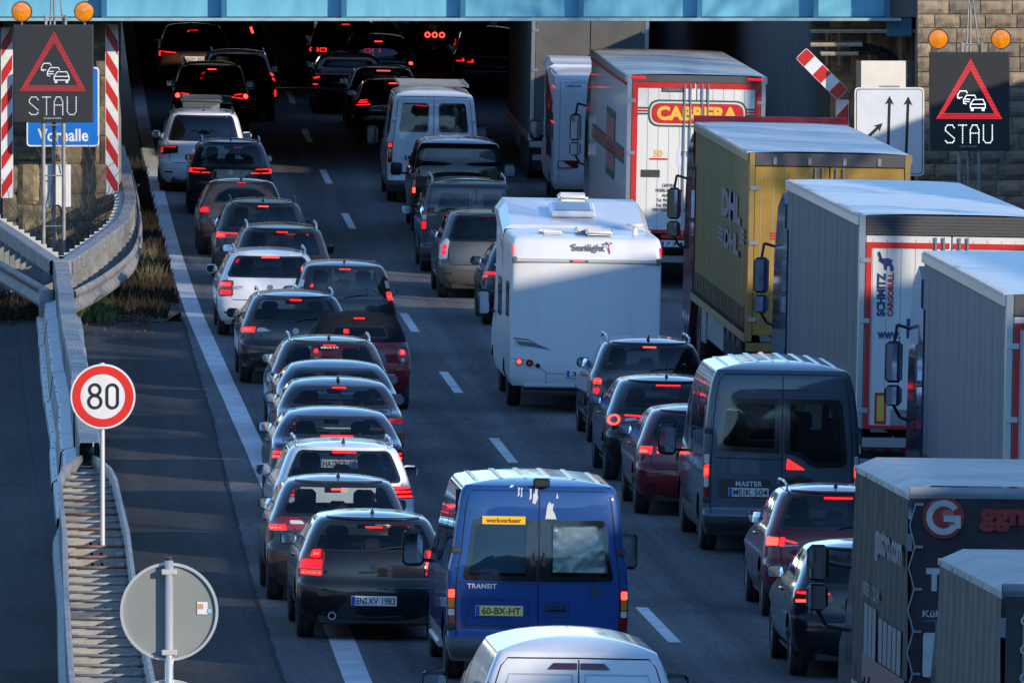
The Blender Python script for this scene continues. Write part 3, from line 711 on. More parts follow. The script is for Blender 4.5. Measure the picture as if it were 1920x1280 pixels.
MB().box(at(1664, 20, BY).x, at(1712, 20, BY).x, .45, 1.2, -.35, 1.6, .02).build('end_bearing_box', blued_m, br)
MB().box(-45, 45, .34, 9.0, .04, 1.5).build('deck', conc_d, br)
MB().box(-45, 45, .1, .5, 1.6, 2.4).build('parapet', conc_m, br)
MB().box(-45, 45, 8.7, 9.0, 1.51, 2.4).build('parapet', conc_m, br)
br2 = thing('rear_bridge', 'dark concrete deck over the far part of the underpass', 'bridge', (0, 267, bz))
MB().box(-45, 45, 0, 25, .34, 2.4).build('deck', conc_d, br2); MB().box(-45, 45, 30.5, 120, .34, 2.4).build('deck', conc_d, br2)  # opening between the decks added to let daylight into the underpass
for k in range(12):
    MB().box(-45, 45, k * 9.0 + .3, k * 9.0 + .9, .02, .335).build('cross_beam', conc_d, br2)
# walls beneath the bridge
def wall_along(name, u, t, Y0, Y1, top, mat, label):
    mb = MB(); n = 16; ys = [Y0 + (Y1 - Y0) * i / n for i in range(n + 1)]; rows = [[], [], [], []]
    for y in ys:
        rows[0].append(tuple(G(u, y, -.3))); rows[1].append((XD(y) + u, y, top)); rows[2].append((XD(y) + u + t, y, top)); rows[3].append(tuple(G(u + t, y, -.3)))
    mb.grid(rows)
    mb.f += [(0, n + 1, 2 * n + 2, 3 * n + 3)]
    return tag(mb.build(name, mat), label, 'wall')
stone_dk = M('dark_stone', (.055, .053, .052), .9, var=(.095, .09, .085), vscale=3, bmp=.5, sx=(1, 1, .3))  # dark stone, tone raised for more bounce light inside the underpass
wall_along('underpass_wall', 9.3, 2.0, 239, 386, bz + .03, stone_dk, 'dark side wall of the underpass behind the parked trucks')
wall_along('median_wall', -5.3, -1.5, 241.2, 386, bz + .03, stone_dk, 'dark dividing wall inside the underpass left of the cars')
# stone masonry
stone_ms = [M('sandstone_%d' % i, c, .9, var=v, vscale=7, bmp=.9, bdist=.03) for i, (c, v) in enumerate([((.30, .225, .145), (.18, .14, .095)), ((.25, .195, .13), (.15, .12, .085)), ((.34, .26, .17), (.20, .16, .11)), ((.21, .17, .125), (.13, .105, .08))])]
lichen = M('lichen_stone', (.20, .16, .10), .95, var=(.34, .33, .17), vscale=5, bmp=1.0, bdist=.04, lo=.5, hi=.66)
def block_mesh(w, h, d, seed, rough=.018):
    r = random.Random(seed); nx, nz = max(3, int(w / .11)), max(3, int(h / .09)); rows = []
    g = .010
    for j in range(nz + 1):
        row = []
        for i in range(nx + 1):
            e = (i in (0, nx)) or (j in (0, nz)); x = g + (w - 2 * g) * i / nx; z = g + (h - 2 * g) * j / nz
            row.append((x, .02 if e else -r.uniform(0, rough) - rough * .6, z))
        rows.append(row)
    mb = MB().grid(rows); mb.box(g, w - g, .021, d, g, h - g)
    return mb
def masonry(parent, x0, x1, z0, z1, rw, rh, d, mats, y=0, seed=1, rough=.018):
    r = random.Random(seed); z = z0; k = 0
    cache = {}
    while z < z1 - .02:
        h = min(rh * r.choice((.92, 1, 1.08)), z1 - z); x = x0 - (rw * .5 if k % 2 else 0) * 1.0; x = x0; first = True
        while x < x1 - .02:
            w = rw * r.choice((.8, 1, 1, 1.25)); w = w * .55 if (first and k % 2) else w; first = False
            if x1 - (x + w) < rw * .3: w = x1 - x
            key = (round(w, 2), round(h, 2), r.randrange(3))
            link('stone_block', block_mesh(w, h, d, hash(key) & 0xffff, rough).mesh('stone_block', r.choice(mats)), parent, (x, y + r.uniform(-.008, .008), z))
            x += w
        z += h; k += 1
pier = thing('bridge_pier', 'sandstone bridge pier behind the left jam warning sign', 'pier', (0, 238, -.25))
px0, px1 = at(4, 200, 238).x, at(222, 200, 238).x
MB().box(px0 + .04, px1 - .04, .06, 2.9, -.2, bz + .25).build('core', conc_m, pier)
masonry(pier, px0, px1, 0, bz + .27, 1.15, .55, .05, [stone_ms[0], stone_ms[1], stone_ms[3], lichen], seed=11)
masonry(pier, px0 + .3, px0 + 1.3, .0, 1.9, 1.0, .95, .05, [lichen], y=-.055, seed=4, rough=.05)
abut = thing('stone_abutment', 'sandstone block abutment behind the right jam warning sign', 'abutment', (0, 235, -.9))
ax0 = at(1720, 100, 235).x
MB().box(ax0 + .02, 16, .06, 6, -.2, 7.6).build('core', conc_m, abut)
masonry(abut, ax0, ax0 + 2.9, 0, 6.6, .62, .295, .05, stone_ms, seed=21)
ret = thing('recessed_stone_wall', 'set-back stone wall behind the cable trays and lane sign', 'wall', (0, 238.6, -.8))
rx0 = at(1556, 100, 238.6).x
MB().box(rx0 + .02, ax0 + .05, .06, 2, -.2, bz + .8).build('core', conc_m, ret)
masonry(ret, rx0, ax0 + .0, 0, bz + .82, .72, .44, .05, [stone_ms[0], stone_ms[1], stone_ms[3]], seed=31)
# drain pipe in the corner, cable trays, cables, white panel
c = at(1711, 60, 237.2); tag(MB().bar((c.x, c.y, -.6), (c.x, c.y, bz + 1.2), .045, 10).build('drain_pipe', darkm), 'thin dark drain pipe running down beside the cable trays', 'pipe')
for i, (pa, pb, py, lab) in enumerate([(1520, 1720, 59, 'longest and highest perforated steel cable tray under the bridge end'), (1520, 1617, 84, 'middle perforated steel cable tray under the bridge end'), (1539, 1609, 101, 'shortest and lowest perforated steel cable tray under the bridge end')]):
    a, c = at(pa, py, 236.6), at(pb, py, 236.6); t = thing('cable_tray', lab, 'cable tray', a, group='cable trays')
    w = c.x - a.x
    tm = M('tray_metal', (.42, .36, .27), .5, .3, var=(.30, .25, .18), vscale=8)
    MB().box(0, w, 0, .01, -.035, .04).build('front_rail', tm, t); MB().box(0, w, .012, .9, .02, .03).build('tray_floor', steel_dk, t); MB().box(0, w, .9, .91, -.03, .05).build('rear_rail', tm, t)
    ho = MB()
    for k in range(int(w / .055)): ho.box(.02 + k * .055, .045 + k * .055, -.003, .0, -.022, -.008)
    ho.build('perforation', gapm, t)
cb = MB(); r = random.Random(4)
for k in range(15):
    s0 = at(1600 + r.uniform(-6, 8), 83 + r.uniform(-3, 22), 236.9 + r.uniform(0, .5)); e0 = at(1648 + k * 2.6, 116, 237.2 + r.uniform(-.1, .3)); ctl = Vector((e0.x - .05, s0.y, s0.z + .02))
    cb.tube([s0 * (1 - t) ** 2 + ctl * 2 * t * (1 - t) + e0 * t * t for t in [i / 7 for i in range(8)]], .017, 5)
tag(cb.build('cable_bundle', blackr, None, True), 'bundle of black cables bending down from the trays', 'cables')
for px in (1550, 1573, 1630, 1688):
    c = at(px, 90, 238.3); tag(MB().box(c.x - .03, c.x + .03, c.y, c.y + .05, c.z - .35, c.z + .30).build('bracket_rail', M('tray_metal')), 'short vertical bracket rail %s behind the cable trays' % {1550: 'leftmost', 1573: 'second from left', 1630: 'third from left', 1688: 'rightmost'}[px], 'bracket', 'bracket rails on the wall')
pn = thing('white_panel', 'blank pale panel standing above the lane arrow sign', 'panel', at(1656, 165, 235.2))
MB().box(-.44, .44, 0, .05, -.6, .53, .008).build('face', M('pale_board', (.62, .58, .50), .6, var=(.70, .67, .60), vscale=2), pn)
MB().box(-.53, -.445, .02, .5, -.6, .53).build('side_frame', darkm, pn); MB().box(.445, .60, .02, .5, -.6, .53).build('side_frame', darkm, pn)

# ---- unseen high bank with bare trees to the right, its crest shaped to shade the carriageway
grass_m = M('winter_bank', (.045, .042, .025), .95, var=(.085, .075, .045), vscale=.6, bmp=.5)
def bank(name, sgn, foot, crest, hgt, Y0, Y1, lab):
    rows = []; r = random.Random(9)
    for i in range(70):
        y = Y0 + (Y1 - Y0) * i / 69; f = foot(y); rows.append([])
        for k, (du, dh) in enumerate(((0, -.6), (.8, .1), (crest * .5, .52), (crest * .85, .92), (crest, 1), (crest + 4, 1.02), (crest + 60, .9))):
            rows[-1].append((XD(min(y, 300)) + sgn * (f + du), y, ZG(min(y, 300)) - .5 + (hgt(y) * dh if k else -.3) + (r.uniform(-.12, .12) if k > 1 else 0)))
    return struct(MB().grid(rows).build(name, grass_m))
def hb(y): return interp([(-200, 12.2), (80, 12.3), (100, 11.8), (120, 11.2), (143, 11.3), (149, 9.6), (155, 9.8), (160, 11.4), (168, 11.2), (173, 9.0), (177, 7.2), (183, 7.0), (190, 7.8), (200, 8.3), (212, 8.8), (222, 7.6), (233, 6.6)], y)
bank('unseen_embankment', 1, lambda y: 12.2, 8.0, hb, -200, 233.5, '')
bank('unseen_embankment', -1, lambda y: 20, 9.0, lambda y: 5.0, -200, 236, '')  # unseen left bank, added for reflections in the car flanks
rows = []; rr = random.Random(31)
for i in range(61):
    a = R(92 + 176 * i / 60); hh = 92 + 24 * math.sin(i * .35) + 12 * math.sin(i * 1.1 + 1) + rr.uniform(-3, 3)
    rows.append([(math.sin(a) * q, math.cos(a) * q, z) for q, z in ((430, -2), (560, hh * .55), (700, hh), (1100, hh * .9))])
struct(MB().grid(rows).build('added_hills', M('wooded_hill', (.022, .022, .016), .95, var=(.040, .036, .024), vscale=.05)))  # unseen hills, added to keep bright horizon sky out of reflections
bark = M('bark', (.06, .05, .04), .9, var=(.10, .085, .07), vscale=12)
def tree_mesh(seed, H=7.0, dens=1.0):
    r = random.Random(seed); mb = MB(); tw = MB()
    def grow(p, d, l, rad, lev):
        q = p + d * l; (mb if lev < 2 else tw).bar(p, q, rad, 5 if lev < 2 else 3, rad * .62, False)
        if lev >= 5: return
        n = 3 if lev < 2 else r.choice((2, 3, 3))
        for k in range(int(n * dens + .5)):
            t = r.uniform(.45, 1) if lev else r.uniform(.55, 1); a = d.orthogonal().normalized(); a.rotate(Matrix.Rotation(r.uniform(0, 6.283), 3, d))
            nd = (d + a * r.uniform(.45, .95) + Vector((0, 0, .18))).normalized(); grow(p + d * l * t, nd, l * r.uniform(.6, .8), rad * .55, lev + 1)
        grow(q, (d + Vector((r.uniform(-.2, .2), r.uniform(-.2, .2), .05))).normalized(), l * .74, rad * .62, lev + 1)
    grow(Vector((0, 0, -.3)), Vector((r.uniform(-.05, .05), r.uniform(-.05, .05), 1)).normalized(), H * .30, H * .018, 0)
    return mb.mesh('trunk', bark), tw.mesh('crown', bark)
TM = [tree_mesh(s, h) for s, h in ((1, 6.5), (2, 7.5), (3, 5.5))]
r = random.Random(12)
for i, y in enumerate([70, 79, 98, 117, 129, 146, 150, 156, 162, 168, 174, 179, 184, 188, 192, 196, 200, 204, 208, 212, 216, 220]):
    u = 12.2 + 8.6 + r.uniform(0, 3.0) - (0 if y < 170 else 2.0); k = r.randrange(3)
    t = thing('bare_tree', 'leafless tree on the bank beside the motorway, out of view to the right', 'tree', (XD(y) + u, y, ZG(y) - .7 + hb(y)), (0, 0, r.uniform(0, 6.28)), 'bare trees on the bank')
    s = r.uniform(.8, 1.1) * (1.2 if y > 205 else .8 if y > 185 else 1); t.scale = (s, s, s)
    link('trunk', TM[k][0], t); link('crown', TM[k][1], t)

# ---- dead weeds, leaves, twigs in the gore
def weeds(name, mat, n, ur, yr_, hr, seed, lab, lean=.35, wid=.012, cat='weeds'):
    r = random.Random(seed); mb = MB()
    for i in range(n):
        y = r.uniform(*yr_); u = r.uniform(ur[0], ur[1]) if not callable(ur) else ur(r, y); h = r.uniform(*hr) * r.choice((.5, .8, 1, 1)); p = G(u, y, .04)
        d = Vector((r.uniform(-lean, lean), r.uniform(-lean, lean), 1)); w = Vector((wid * r.uniform(.6, 1.6), r.uniform(-.5, .5) * wid, 0)); m = p + d * h * .55; q = p + d * h + Vector((r.uniform(-.15, .15), r.uniform(-.1, .1), -.05)) * h
        mb.add([p - w, p + w, m + w * .8, m - w * .8, q], [(0, 1, 2, 3), (3, 2, 4)])
    o = mb.build(name, mat); o['kind'] = 'stuff'; return tag(o, lab, cat)
weeds('dead_weeds', M('dead_weed', (.020, .016, .012), .95, spec=.1, var=(.042, .033, .023), vscale=3), 9000, lambda r, y: r.uniform(-5.75 + max(0, (y - 212) * .05) if y < 240 else -5.1, -4.02 if y > 216 else -4.3), (210.8, 268), (.10, .34), 1, 'dead brown weeds growing between the barrier and the white edge line')  # weed colours darkened to stand in for shade missing here
weeds('dry_grass', M('straw', (.085, .074, .045), .95, spec=.1, var=(.14, .12, .07), vscale=3), 420, (-4.62, -4.2), (221, 232), (.2, .5), 2, 'tuft of pale dry grass beside the curved guardrail')
weeds('dead_weeds', M('dead_weed'), 3000, lambda r, y: r.uniform(-8.6, -6.45), (209.5, 216), (.10, .28), 3, 'dark dead weeds left of the barrier stem')
weeds('green_weeds', M('green_weed', (.035, .065, .018), .9, var=(.06, .10, .03), vscale=4), 500, lambda r, y: r.choice((r.gauss(-5.85, .08), r.gauss(-5.45, .12))), (209.5, 212.5), (.15, .34), 4, 'small green weeds at the foot of the barrier', .6, .02)
def litter(n, seed):
    r = random.Random(seed); mb = MB()
    for i in range(n):
        y = abs(r.gauss(0, 1)) * -1.3 + 212.2; y = y if r.random() > .03 else r.uniform(204, 212); u = r.uniform(-5.95, -4.6) if r.random() > .3 else r.uniform(-8.4, -6.6)
        p = G(u, y, .02 + r.uniform(0, .09 if y > 210 else .01)); a = Vector((r.uniform(-1, 1), r.uniform(-1, 1), r.uniform(-.4, .8))).normalized() * r.uniform(.018, .04); b_ = a.orthogonal().normalized() * r.uniform(.012, .028)
        mb.add([p - a, p + b_, p + a, p - b_], [(0, 1, 2, 3)])
    o = mb.build('fallen_leaves', M('brown_leaf', (.055, .028, .015), .9, var=(.12, .06, .03), vscale=11)); o['kind'] = 'stuff'; tag(o, 'brown fallen leaves lying at the end of the gore pavement', 'leaves')
litter(2600, 6)
def bramble(label, px, py, Y, n, seed, spread, hgt):
    r = random.Random(seed); mb = MB(); base = at(px, py, Y)
    for i in range(n):
        p = Vector((r.uniform(-.25, .25), r.uniform(-.1, .1), 0)); d = Vector((r.uniform(-spread, spread), r.uniform(-.2, .2), 1)).normalized(); pts = [p.copy()]
        L = r.uniform(.5, 1) * hgt
        for k in range(9):
            p = p + d * L / 9; d = (d + Vector((r.uniform(-.3, .3), r.uniform(-.15, .15), -.10))).normalized(); pts.append(p.copy())
        mb.tube([tuple(q) for q in pts], .006, 4)
    t = thing('bramble', label, 'shrub', base); mb.build('stems', M('bramble_stem', (.10, .06, .04), .9, var=(.16, .10, .06), vscale=9), t)
bramble('thin leafless bramble arching in front of the sandstone pier', 165, 460, 234, 26, 3, .8, 2.4)
bramble('thin leafless twigs left of the sign stand', 60, 440, 236, 12, 8, .6, 1.4)
# ------------------------------------------------------------------ guard rails
def path_pts(pts, h, step=None):
    return [G(u, y, h) for u, y in pts]
def smooth_path(pts, n=6):
    f = pchip([(i, p[0]) for i, p in enumerate(pts)]); g = pchip([(i, p[1]) for i, p in enumerate(pts)])
    return [(float(f(t)), float(g(t))) for t in np.linspace(0, len(pts) - 1, (len(pts) - 1) * n + 1)]
def sweep(mb, pts, prof):
    """profile of (lateral, height) swept along (u, Y) points; lateral is to the right of travel"""
    rows = []
    for i, (u, y) in enumerate(pts):
        a = G(*pts[max(0, i - 1)]); c = G(*pts[min(len(pts) - 1, i + 1)]); d = (c - a); d.z = 0; d.normalize(); n = Vector((d.y, -d.x, 0)); p = G(u, y)
        rows.append([tuple(p + n * l + Vector((0, 0, h))) for l, h in prof])
    return mb.grid(rows)
def chunks(pts, k):
    out = []; i = 0
    while i < len(pts) - 1: out.append(pts[i:i + k + 1]); i += k
    return out
BEAM = [(-.11, .84), (-.12, .86), (-.12, 1.08), (-.10, 1.10), (.10, 1.10), (.12, 1.08), (.12, .86), (.11, .84), (-.11, .84)]
WB = [(.02, .34), (.05, .36), (.06, .44), (.0, .49), (-.02, .54), (.0, .59), (.06, .64), (.05, .72), (.02, .75), (.005, .75), (.035, .71), (.045, .645), (-.015, .60), (-.035, .54), (-.015, .48), (.045, .435), (.035, .37), (.005, .34), (.02, .34)]
bolt = M('bolt_heads', (.12, .12, .125), .6, .4)
def rail(label, up, lo, side, flip=1):
    t = thing('guard_rail', label, 'guard rail', G(*up[0]), group='guard rails around the bridge pier'); o = t.location.copy()
    def fix(mb): mb.v = [(a - o.x, b_ - o.y, c - o.z) for a, b_, c in mb.v]; return mb
    U = smooth_path(up, 8); Lw = smooth_path(lo, 8)
    for ch in chunks(U, 4): fix(sweep(MB(), ch, BEAM)).build('box_beam', steel, t)
    for ch in chunks(Lw, 4): fix(sweep(MB(), ch, [(l * flip, h) for l, h in WB])).build('wave_beam', steel, t, True)
    bl = MB()
    for (u, y) in U[::2]:
        for k in (-.05, .05):
            p = G(u + k, y, 1.102); bl.box(p.x - .012, p.x + .012, p.y - .03, p.y + .03, p.z, p.z + .008)
            p2 = G(u, y, .97 + k * 1.2); bl.box(p2.x + side * .13 - .006, p2.x + side * .13 + .006, p2.y - .14, p2.y - .11, p2.z - .012, p2.z + .012)
    fix(bl).build('bolts', bolt, t)['kind'] = 'stuff'
    # posts: pressed plates standing across the rail
    n = int((U[-1][1] - U[0][1]) / 1.33)
    f = lambda k: (float(np.interp(k, [p[1] for p in U], [p[0] for p in U])))
    for i in range(n):
        y = U[0][1] + .9 + i * 1.33; u = f(y); p = G(u, y) - o
        MB().box(p.x - .16, p.x + .13, p.y - .01, p.y + .03, p.z - .05, p.z + .86).box(p.x - .17, p.x - .14, p.y, p.y + .14, p.z - .05, p.z + .86).build('post', steel, t)
        MB().box(p.x - side * .16 - .14, p.x - side * .16 + .14, p.y + .18, p.y + .2, p.z + .90, p.z + 1.06).build('spacer', M('bright_steel', (.52, .52, .51), .5, .3), t)
    return t
rail('curved guardrail right of the pier beside the dead weeds', [(-6.10, 209.6), (-5.44, 217.8), (-4.84, 227.1), (-4.66, 236), (-4.66, 246), (-4.68, 256)], [(-6.00, 206.4), (-5.45, 211.8), (-4.75, 222.1), (-4.50, 233.7), (-4.46, 246), (-4.5, 258)], 1)
rail('guardrail branching left of the pier towards the picture edge', [(-6.26, 209.6), (-7.22, 222.9), (-8.3, 235.5)], [(-6.40, 206.8), (-7.35, 217.7), (-8.6, 233)], -1, -1)
# stem: pressed steel wall
st = thing('barrier_wall', 'long galvanised steel barrier wall joining the two guardrails', 'barrier', G(-6.2, 157)); o = st.location.copy()
def fixs(mb): mb.v = [(a - o.x, b_ - o.y, c - o.z) for a, b_, c in mb.v]; return mb
STEM = [(-6.18, 209.9), (-6.17, 205), (-6.22, 193), (-6.24, 176), (-6.36, 160), (-6.38, 156.6)]
su = lambda y: float(np.interp(y, [p[1] for p in STEM][::-1], [p[0] for p in STEM][::-1]))
y = 156.8; k = 0; r = random.Random(2)
wallm = M('barrier_steel', (.27, .28, .29), .5, .45, var=(.40, .41, .42), vscale=3, bmp=.05)
while y < 209.5:
    y1 = min(y + 3.96, 209.7); d = r.uniform(-.012, .012); pts = [(su(a) + d, a) for a in np.linspace(y, y1 - .02, 5)]
    top = [(-.13, .60), (-.135, 1.05), (-.12, 1.10), (.12, 1.10), (.135, 1.05), (.13, .60)]
    fixs(sweep(MB(), pts, top)).build('top_beam', steel, st)
    fixs(sweep(MB(), pts, [(-.44, 0), (-.43, .10), (-.35, .16), (-.31, .52), (-.28, .56), (-.13, .60), (.13, .60), (.20, .52), (.25, .16), (.34, .10), (.35, 0)])).build('wall_segment', wallm, st)
    bl = MB()
    for a in np.arange(y + .3, y1, 1.6):
        for q in (-.08, -.03, .03, .08):
            p = G(su(a) + d + q, a, 1.103); bl.box(p.x - .010, p.x + .010, p.y - .018, p.y + .018, p.z, p.z + .008)
    for a in np.arange(y + .4, y1, 2.6):
        for q, hh in ((-.385, .15), (-.335, .15), (-.30, .52)):
            p = G(su(a) + d + q, a, hh + .012); bl.box(p.x - .012, p.x + .012, p.y - .012, p.y + .012, p.z, p.z + .012)
        pass
    fixs(bl).build('bolts', bolt, st)['kind'] = 'stuff'
    y = y1; k += 1
c = G(-6.18, 209.2) - o
MB().box(c.x - .15, c.x + .17, c.y, c.y + .75, c.z + .55, c.z + 1.115, .01).build('nose_plate', steel, st)
c = G(-6.45, 206.2) - o
MB().lathe_z([(.13, .28), (.14, .30), (.14, .74), (.12, .76), (0.001, .76)], 14, tuple(c)).build('end_shoe', steel, st, True)
# ladder-like open part
ld = thing('open_steel_barrier', 'open ladder-like steel barrier with cross plates and rust stained bars', 'barrier', G(-6.4, 157)); o = ld.location.copy()
LL = [(112, -7.36), (115.9, -7.30), (129.6, -7.10), (140.7, -6.93), (151.7, -6.83), (154.5, -6.72), (156.3, -6.55), (157.3, -6.45)]
LR = [(112, -6.58), (116, -6.53), (129.8, -6.36), (140.9, -6.20), (151.9, -6.13), (154.5, -6.16), (156.3, -6.27), (157.3, -6.33)]
for nm, T, sg in (('left_panel', LL, -1), ('right_panel', LR, 1)):
    pts = [(interp(T, a), a) for a in np.linspace(112, 157.3, 60)]
    for ch in chunks(pts, 6):
        fixs(sweep(MB(), ch, [(sg * .10, 0), (sg * .09, .12), (sg * .02, .16), (0, .84), (sg * .03, .90), (sg * .035, .92), (sg * -.01, .92), (sg * -.03, .84), (sg * -.03, .2)])).build(nm, steel, ld)
cream = M('cream_plate', (.36, .345, .315), .6, .1, var=(.28, .25, .21), vscale=5)
r = random.Random(8); y = 113.2; k = 0
while y < 156.8:
    a, c = interp(LL, y) + .03, interp(LR, y) - .03; p = G(a, y) - o; q = G(c, y) - o; w = q.x - p.x
    gap = 1.46 if not (135 < y < 141 or y < 116.5) else 1.95
    h = .80
    dz = p.z - (p.z - q.z) / 2
    pl = MB().box(p.x, q.x, p.y, p.y + .012, dz + .12, dz + h - .03).build('cross_plate', cream if 119 < y < 150 or r.random() < .5 else wallm, ld)
    rusty = gap > 1.5 or (143 < y < 150 and k % 2)
    MB().bar((p.x + .0, p.y - .01, dz + h), (q.x, p.y - .01, dz + h), .017, 8).build('cross_bar', rust if rusty else steel, ld, True)
    hh = MB()
    for sx in (-.055, .055): hh.disc((p.x + w / 2 + sx, p.y - .003, dz + h - .085), .019, 10)
    hh.build('bolt_hole', gapm, pl)
    for xx in (p.x + .05, q.x - .05): MB().box(xx - .05, xx + .05, p.y - .12, p.y - .02, dz + h - .19, dz + h - .06, .02).build('bracket', wallm, pl)
    y += gap; k += 1

# ------------------------------------------------------------------ signs
def stau(name, label, pxl, pxr, pyt, pyb, Y, strength, u_ground):
    c = at((pxl + pxr) / 2, pyb, Y); t0 = at(pxr, pyt, Y); l0 = at(pxl, pyb, Y)
    w = t0.x - l0.x; h = t0.z - c.z; gz = G(u_ground, Y).z
    e = thing(name, label, 'warning sign', (c.x, Y, gz)); b0 = c.z - gz
    face = M('led_board_black', (.012, .013, .015), .55, var=(.018, .02, .022), vscale=30)
    bd = MB().box(-w / 2, w / 2, 0, .16, b0, b0 + h, .015).build('board', M('board_case', (.03, .032, .036), .5), e)
    MB().box(-w / 2 + .03, w / 2 - .03, -.006, .0, b0 + .03, b0 + h - .03).build('led_face', face, bd)
    def loc(zx, zy): return ((zx - 1206) / 498 * w, b0 + (905 - zy) / 587 * h)
    red = emis('led_red_%d' % Y, (1.0, .035, .045), strength * 1.0); wht = emis('led_white_%d' % Y, (.85, .93, 1.0), strength * .9)
    rd = MB(); wd = MB()
    def dot(mb, x, z, s=.0105): mb.add([(x - s, -.010, z - s), (x + s, -.010, z - s), (x + s, -.010, z + s), (x - s, -.010, z + s)], [(0, 1, 2, 3)])
    def line(mb, pts, step, s=.0085):
        for a, c_ in zip(pts[:-1], pts[1:]):
            a = loc(*a); c_ = loc(*c_); n = max(1, round(math.hypot(c_[0] - a[0], c_[1] - a[1]) / step))
            for i in range(n + 1): dot(mb, a[0] + (c_[0] - a[0]) * i / n, a[1] + (c_[1] - a[1]) * i / n, s)
    for k in (0, .33, .67, 1.0):
        T = [(1213, 364 + 54 * k), (1005 + 38 * k, 711 - 27 * k), (1404 - 38 * k, 713 - 27 * k)]
        line(rd, T + [T[0]], .030, .0075)
    line(wd, [(1212, 650), (1212, 628), (1232, 600), (1290, 600), (1304, 628), (1304, 650), (1212, 650)], .019); line(wd, [(1212, 628), (1304, 628)], .019)
    for x in (1222, 1290): line(wd, [(x - 4, 652), (x - 4, 665), (x + 6, 665), (x + 6, 652)], .016)
    line(wd, [(1245, 588), (1238, 575), (1188, 575), (1170, 600), (1170, 622), (1185, 626)], .019); line(wd, [(1180, 598), (1208, 598)], .019); line(wd, [(1175, 612), (1205, 612)], .019)
    line(wd, [(1192, 560), (1185, 549), (1148, 549), (1133, 572), (1133, 590), (1145, 594)], .019); line(wd, [(1140, 588), (1160, 588)], .019)
    for L in ([(1112, 768), (1100, 752), (1070, 752), (1058, 768), (1058, 785), (1112, 830), (1112, 845), (1100, 857), (1070, 857), (1058, 845)], [(1140, 752), (1188, 752)], [(1164, 752), (1164, 857)],
              [(1212, 857), (1212, 780), (1225, 752), (1252, 752), (1265, 780), (1265, 857)], [(1212, 800), (1265, 800)], [(1293, 752), (1293, 840), (1308, 857), (1335, 857), (1348, 840), (1348, 752)]): line(wd, L, .032, .0095)
    rd.build('triangle_leds', red, bd)['kind'] = 'stuff'; wd.build('symbol_leds', wht, bd)['kind'] = 'stuff'
    x, z = loc(1153, 879); MB().box(x - .02, x + .02, -.009, -.006, z - .02, z + .02).build('maker_mark', M('green_film', (.02, .35, .04), .5), bd)
    x, z = loc(1208, 879); text('GREEN WAY SYSTEMS', platew, bd, (x, -.009, z), w=.28)
    for sx in (-1, 1):
        lx = sx * w * .39; lz = b0 + h + .25
        lm = MB().disc((lx, -.05, lz), .185, 28, thick=.10).build('warning_lamp', M('lamp_housing', (.35, .17, .01), .4), e)
        rings = MB()
        prof = [(.001, -.075), (.06, -.072), (.12, -.062), (.165, -.052), (.178, -.048)]
        for i in range(28):
            for rr, yy in prof: a = 2 * math.pi * i / 28; rings.v.append((lx + rr * math.cos(a), yy, lz + rr * math.sin(a)))
        m = len(prof); rings.f = [(i * m + j, ((i + 1) % 28) * m + j, ((i + 1) % 28) * m + j + 1, i * m + j + 1) for i in range(28) for j in range(m - 1)]
        MB().disc((lx, -.055, lz), .195, 28, r0=.176, thick=.09).build('lamp_rim', M('lamp_rim_dark', (.05, .03, .01), .5), lm)
        rings.build('lens', M('amber_sign_lens', (.80, .27, .008), .22, coat=.7, var=(.62, .17, .006), vscale=12), lm, True)
        MB().bar((lx, .02, b0 + h), (lx, .02, lz - .17), .02, 8).build('lamp_stalk', steel_dk, e)
    ms = MB(); ms.bar((-.06, .09, b0 + h - .05), (.0, .09, b0 + h + 1.2), .018, 6); ms.bar((.20, .09, b0 + h - .05), (.04, .09, b0 + h + 1.2), .018, 6); ms.bar((.02, .09, b0 + h), (.02, .09, b0 + h + .9), .022, 6)
    ms.bar((-.14, .05, b0 + h - .1), (-.14, .05, b0 + h + .18), .03, 8); ms.bar((.23, .05, b0 + h - .1), (.23, .05, b0 + h + .18), .03, 8); ms.bar((-.16, .05, b0 + h + .15), (.25, .05, b0 + h + .15), .015, 6); ms.build('mast', steel, e)
    for lx in (-.19, .19): MB().bar((lx, .08, -.3), (lx, .08, b0 + .1), .036, 10).build('post', steel, e)
    lt = MB(); n = max(2, int(b0 / .9))
    for i in range(n):
        z0 = b0 * i / n; z1 = b0 * (i + 1) / n; lt.bar((-.19, .08, z1 - .05), (.19, .08, z1 - .05), .014, 6); lt.bar((-.17 if i % 2 else .17, .3, z0), (.0, .3, z1), .012, 6)
    lt.bar((0, .3, -.3), (0, .3, b0 + .1), .036, 10); lt.build('lattice', steel_dk, e)
    return e, b0
s1, b0 = stau('jam_warning_sign', 'black STAU jam warning board in sunlight in front of the left pier', 25, 175, 47, 230, 226, .4, -6.1)
MB().box(-.235, .305, .35, .62, .95, 1.75, .01).build('control_cabinet', M('cabinet_white', (.66, .66, .64), .5, var=(.58, .58, .56), vscale=3), s1, loc=(.0, 0, .3))
cbm = MB(); r = random.Random(5)
for k in range(7):
    a0 = r.uniform(0, 6); cbm.tube([(.06 + .09 * math.cos(a0 + i * .9) + r.uniform(-.02, .02), .02 + r.uniform(-.02, .02), 1.15 + .16 * math.sin(a0 + i * .9)) for i in range(8)], .011, 5)
cbm.build('coiled_cable', blackr, s1)
s2, b2 = stau('jam_warning_sign', 'brightly lit black STAU jam warning board on the right before the abutment', 1742, 1893, 98, 283, 228, .9, 11)

